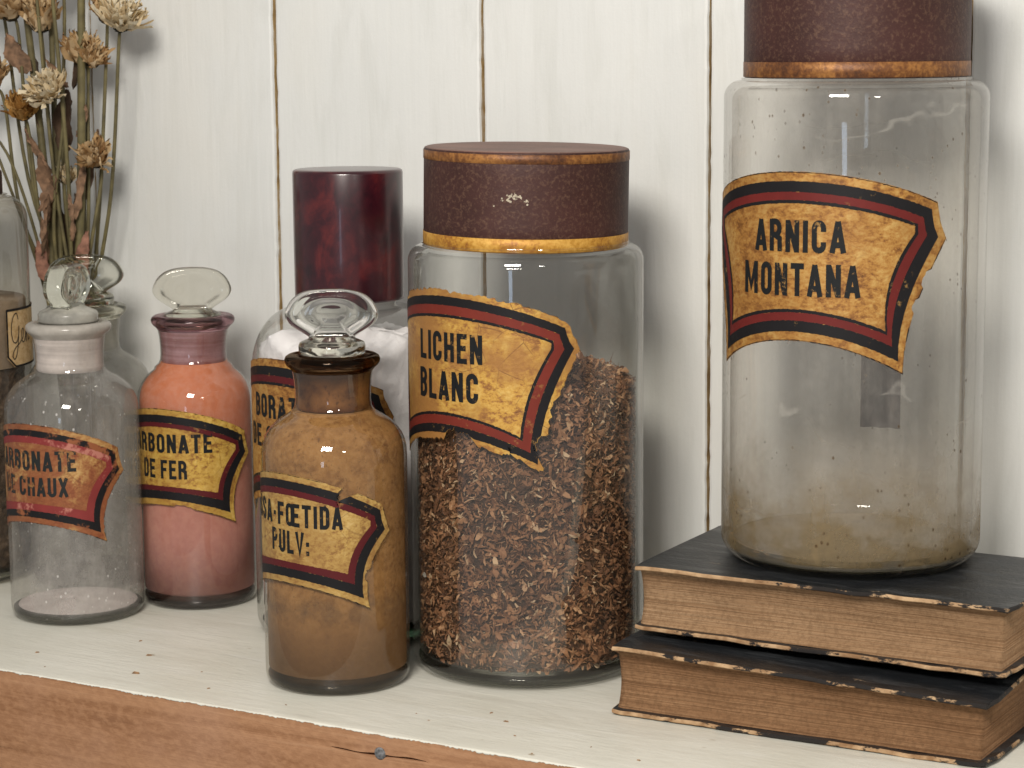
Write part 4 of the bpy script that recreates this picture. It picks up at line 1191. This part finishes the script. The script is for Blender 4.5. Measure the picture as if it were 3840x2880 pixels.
# ------------------------------------------------------------------ dried flowers
M_stem = simple('dry_stem', (0.115, 0.095, 0.038), 0.7, 0.4, 120)
M_calyx = simple('dry_calyx', (0.045, 0.035, 0.014), 0.9, 0.4, 500)
def petal_mat(name, stops):
    t = NT(name)
    g = t.n('ShaderNodeNewGeometry')
    c = t.ramp(g.outputs['Random Per Island'], stops)
    df = t.n('ShaderNodeBsdfDiffuse'); t.l(c, df.inputs[0])
    tl = t.n('ShaderNodeBsdfTranslucent'); t.l(c, tl.inputs[0])
    return t.done(t.mixs(0.3, df.outputs[0], tl.outputs[0]))
M_petal_cream = petal_mat('cream_petal', [(0.0, (0.50, 0.36, 0.18)), (0.3, (0.72, 0.58, 0.37)), (0.8, (0.84, 0.75, 0.56)), (1.0, (0.88, 0.82, 0.68))])
M_petal_tan = petal_mat('tan_petal', [(0.0, (0.34, 0.19, 0.085)), (0.35, (0.54, 0.35, 0.17)), (0.75, (0.68, 0.51, 0.30)), (1.0, (0.74, 0.58, 0.38))])
M_petal_amber = petal_mat('amber_petal', [(0.0, (0.26, 0.115, 0.03)), (0.5, (0.46, 0.24, 0.07)), (1.0, (0.60, 0.37, 0.14))])
M_dryleaf = simple('curled_leaf', (0.20, 0.115, 0.066), 0.85, 0.5, 260)
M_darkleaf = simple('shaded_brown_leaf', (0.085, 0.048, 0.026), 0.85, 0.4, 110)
M_dryleaf_red = simple('curled_red_leaf', (0.25, 0.12, 0.080), 0.85, 0.45, 260)
BQ = Vector((-0.838, -0.027, 0.0))
bq = empty('dried_bouquet', BQ, 'bunch of dried cream and tan flowers standing against the wall behind the bottles', 'dried flowers')
def flower(parent, pos, axis, size, mat, open_=0.6, np_=70):
    ax = Vector(axis).normalized(); x = ax.orthogonal().normalized(); y = ax.cross(x)
    V, F = [], []
    for k in range(np_):
        lay = k/np_                       # 0 outer .. 1 inner
        az = k*2.39996+rng.gauss(0, .15)
        rad = x*math.cos(az)+y*math.sin(az)
        tilt = open_*1.05*(1-lay)**0.6+rng.gauss(0, .20)
        ln = size*rng.uniform(.60, 1.0)
        wd = size*rng.uniform(.07, .17)
        side = ax.cross(rad); cu = rng.uniform(-1.3, 1.0); b0 = len(V); tw = rng.gauss(0, .9)
        p_ = rad*size*(0.05+0.20*(1-lay))*rng.uniform(.6, 1.2)
        dirn = ax*math.cos(tilt)+rad*math.sin(tilt)
        nK = 5
        for q in range(nK+1):
            f = q/nK; w_ = wd*math.sin(PI*(0.16+0.76*f))*(1 if f < .95 else .55)
            sd = Matrix.Rotation(tw*f, 3, dirn) @ side
            nn = dirn.cross(sd).normalized()*w_*0.35
            jt = [Vector((rng.gauss(0, 1), rng.gauss(0, 1), rng.gauss(0, 1)))*size*.030*(0.3+f) for _ in range(3)]
            V += [tuple(p_-sd*w_+nn*rng.uniform(-.5, 2)+jt[0]), tuple(p_+jt[1]), tuple(p_+sd*w_+nn*rng.uniform(-.5, 2)+jt[2])]
            p_ = p_+dirn*ln/nK
            dirn = (dirn*math.cos(cu/nK*(1.4-f))+(rad if rng.random() < .8 else -rad)*math.sin(cu/nK)).normalized()
        for q in range(nK):
            a = b0+3*q
            F += [(a, a+1, a+4, a+3), (a+1, a+2, a+5, a+4)]
    fl_ = obj('flower_head', V, F, mat, parent, smooth=True, loc=Vector(pos))
    V, F = [], []
    for k in range(34):
        az = k*2.39996; rad = x*math.cos(az)+y*math.sin(az); side = ax.cross(rad); f = k/34
        b0 = len(V); a0 = rad*size*0.10-ax*size*.10; e_ = rad*size*(.20+.16*f)+ax*size*(0.02+.22*f)+Vector((rng.gauss(0, .03), rng.gauss(0, .03), rng.gauss(0, .03)))*size
        w_ = size*.055
        V += [tuple(a0-side*w_), tuple(a0+side*w_), tuple((a0+e_)/2+side*w_+rad*size*.05), tuple(e_), tuple((a0+e_)/2-side*w_+rad*size*.05)]
        F.append((b0, b0+1, b0+2, b0+3, b0+4))
    obj('calyx', V, F, M_calyx, fl_)
    return fl_
def leaf(parent, base, tip, wd, mat, curl=0.5):
    base, tip = Vector(base), Vector(tip); ax = tip-base; ln = ax.length; ax.normalize()
    s_ = ax.cross(Vector((0.3, 1, 0.2))).normalized(); up = s_.cross(ax)
    V, F = [], []; NL, NW = 16, 6
    ph = rng.uniform(0, 6)
    for i in range(NL+1):
        f = i/NL; w_ = wd*math.sin(PI*(0.06+0.90*f))**0.8
        for j in range(NW+1):
            g_ = j/NW*2-1
            p_ = base+ax*(f*ln)+s_*(w_*(0.55+0.45*math.sin(ph+2.1*f))*math.sin(g_*1.3))+up*(curl*w_*(1.2*math.cos(g_*1.9+ph)+0.35*math.sin(11*f+3*g_+ph)))+s_*(wd*.35*math.sin(2.2*f+ph))+up*(wd*0.5*math.sin(2.6*f+ph*2))
            V.append(p_+Vector((rng.gauss(0, 1), rng.gauss(0, 1), rng.gauss(0, 1)))*wd*.07)
    for i in range(NL):
        for j in range(NW):
            a = i*(NW+1)+j; F.append((a, a+1, a+NW+2, a+NW+1))
    return obj('leaf', V, F, mat, parent)
def W2(x, y, z): return Vector((x, y, z))-BQ
# (head position world, tilt of head, size, petals, foot offset, mid bow, openness)
heads = [((-0.7905, -0.038, 0.2945), (0.35, -0.25, 0.9), 0.0112, M_petal_cream, (0.006, 0.004), 0.006, 0.95, 95),
         ((-0.8290, -0.050, 0.2585), (-0.1, -0.75, 0.75), 0.0105, M_petal_cream, (-0.004, -0.006), -0.002, 1.05, 60),
         ((-0.8525, -0.046, 0.2470), (0.1, -0.4, 0.95), 0.0100, M_petal_amber, (-0.006, 0.0), -0.003, 0.62, 60),
         ((-0.8095, -0.038, 0.2225), (0.25, -0.55, 0.6), 0.0105, M_petal_tan, (0.004, -0.003), 0.003, 0.60, 60),
         ((-0.8440, -0.040, 0.2945), (0.1, -0.2, 1.0), 0.0120, M_petal_tan, (-0.002, 0.002), -0.002, 0.42, 60),
         ((-0.8590, -0.046, 0.3010), (-0.1, -0.35, 1.0), 0.0125, M_petal_tan, (-0.005, -0.004), -0.004, 0.95, 80),
         ((-0.8735, -0.046, 0.2630), (-0.2, -0.5, 0.9), 0.0105, M_petal_tan, (-0.008, -0.002), -0.006, 0.85, 70),
         ((-0.8235, -0.030, 0.2765), (0.0, -0.3, 1.0), 0.0120, M_petal_tan, (0.002, 0.004), 0.001, 0.50, 60),
         ((-0.8080, -0.028, 0.2985), (0.2, -0.2, 1.0), 0.0095, M_petal_tan, (0.004, 0.006), 0.003, 0.60, 50),
         ((-0.8160, -0.032, 0.2755), (0.5, -0.3, 0.7), 0.0090, M_petal_tan, (0.003, 0.002), 0.002, 0.60, 50),
         ((-0.8380, -0.030, 0.2110), (0.2, -0.4, 0.9), 0.0070, M_petal_cream, (0.0, 0.003), 0.001, 0.35, 36),
         ((-0.8350, -0.034, 0.3150), (0.0, -0.3, 1.0), 0.0115, M_petal_tan, (0.0, 0.0), -0.003, 0.7, 60),
         ((-0.8780, -0.036, 0.3080), (-0.2, -0.3, 1.0), 0.0115, M_petal_amber, (-0.006, 0.003), -0.006, 0.7, 60)]
for (hp, ax, sz, mt, ft_, bow, op, np_) in heads:
    hp = Vector(hp); axv = Vector(ax).normalized()
    foot = Vector((BQ.x+ft_[0], BQ.y+ft_[1], 0.001))
    neck_ = Vector((BQ.x+ft_[0]*1.2+0.0015, BQ.y+ft_[1]*1.1, 0.135))
    base_ = hp-axv*sz*0.12
    q1 = neck_.lerp(base_, 0.45)+Vector((bow, -0.002, 0)); q2 = base_-axv*0.010
    pts_ = smooth_curve([foot, (foot+neck_)/2, neck_, q1, q2, base_], 6)
    n_ = len(pts_); r_ = [0.0014-0.0006*i/(n_-1) for i in range(n_)]
    V, F = tube([p_-BQ for p_ in pts_], r_, 8)
    st_ = obj('stem', V, F, M_stem, bq)
    flower(st_, hp-BQ, axv, sz*1.55, mt, op*0.78, int(np_*1.9))
# thick bare stalks
for (xa, xb, yb, zt_, rr) in ((-0.8455, -0.8610, -0.034, 0.318, 0.0026), (-0.8300, -0.8180, -0.036, 0.322, 0.0029), (-0.8405, -0.8470, -0.028, 0.32, 0.0021), (-0.8335, -0.8270, -0.050, 0.32, 0.0014), (-0.8320, -0.8370, -0.052, 0.33, 0.0012), (-0.846, -0.8900, -0.05, 0.25, 0.0010), (-0.848, -0.9020, -0.045, 0.275, 0.0010)):
    pts_ = smooth_curve([(xa*0.4+BQ.x*0.6, BQ.y, 0.001), (xa, -0.034, 0.13), ((xa+xb)/2+rng.gauss(0, .0015), (yb-0.034)/2, 0.22), (xb, yb, zt_)], 8)
    V, F = tube([Vector(p_)-BQ for p_ in pts_], [rr*(1.05-0.35*i/(len(pts_)-1)) for i in range(len(pts_))], 8)
    obj('stem', V, F, M_stem, bq)
for (b_, t_, wd, mt) in (((-0.842, -0.040, 0.190), (-0.843, -0.046, 0.226), 0.0062, M_dryleaf), ((-0.835, -0.046, 0.216), (-0.848, -0.044, 0.196), 0.0055, M_dryleaf), ((-0.823, -0.040, 0.192), (-0.820, -0.042, 0.225), 0.0048, M_dryleaf),
                         ((-0.838, -0.040, 0.148), (-0.846, -0.046, 0.180), 0.0046, M_dryleaf_red), ((-0.821, -0.038, 0.152), (-0.8165, -0.040, 0.186), 0.0042, M_dryleaf_red), ((-0.8475, -0.036, 0.167), (-0.852, -0.040, 0.192), 0.0042, M_dryleaf),
                         ((-0.852, -0.040, 0.272), (-0.862, -0.046, 0.292), 0.0058, M_dryleaf), ((-0.848, -0.038, 0.222), (-0.854, -0.042, 0.242), 0.0045, M_dryleaf), ((-0.826, -0.034, 0.236), (-0.820, -0.036, 0.254), 0.004, M_dryleaf), ((-0.831, -0.038, 0.262), (-0.838, -0.042, 0.280), 0.004, M_dryleaf),
                         ((-0.834, -0.030, 0.160), (-0.829, -0.030, 0.205), 0.0060, M_darkleaf), ((-0.843, -0.028, 0.170), (-0.850, -0.028, 0.215), 0.0060, M_darkleaf), ((-0.826, -0.028, 0.200), (-0.821, -0.026, 0.240), 0.0055, M_darkleaf), ((-0.838, -0.030, 0.225), (-0.836, -0.028, 0.262), 0.0055, M_darkleaf),
                         ((-0.852, -0.032, 0.238), (-0.860, -0.032, 0.285), 0.0055, M_darkleaf), ((-0.830, -0.030, 0.262), (-0.826, -0.028, 0.300), 0.0050, M_darkleaf), ((-0.842, -0.046, 0.172), (-0.836, -0.050, 0.205), 0.0050, M_dryleaf), ((-0.826, -0.044, 0.180), (-0.8235, -0.046, 0.206), 0.0046, M_dryleaf)):
    leaf(bq, Vector(b_)-BQ, Vector(t_)-BQ, wd, mt)
# twine round the feet of the bunch
V, F = [], []
for k in range(5):
    pts_ = [Vector((0.0125*math.cos(a), 0.0105*math.sin(a), 0.055+0.0016*k)) for a in np.linspace(0, 2*PI, 33)]
    b0 = len(V); v_, f_ = tube(pts_, 0.0008, 6); V += v_; F += [tuple(q+b0 for q in f) for f in f_]
obj('twine', V, F, simple('jute_twine', (0.30, 0.22, 0.12), 0.9, 0.3, 300), bq)
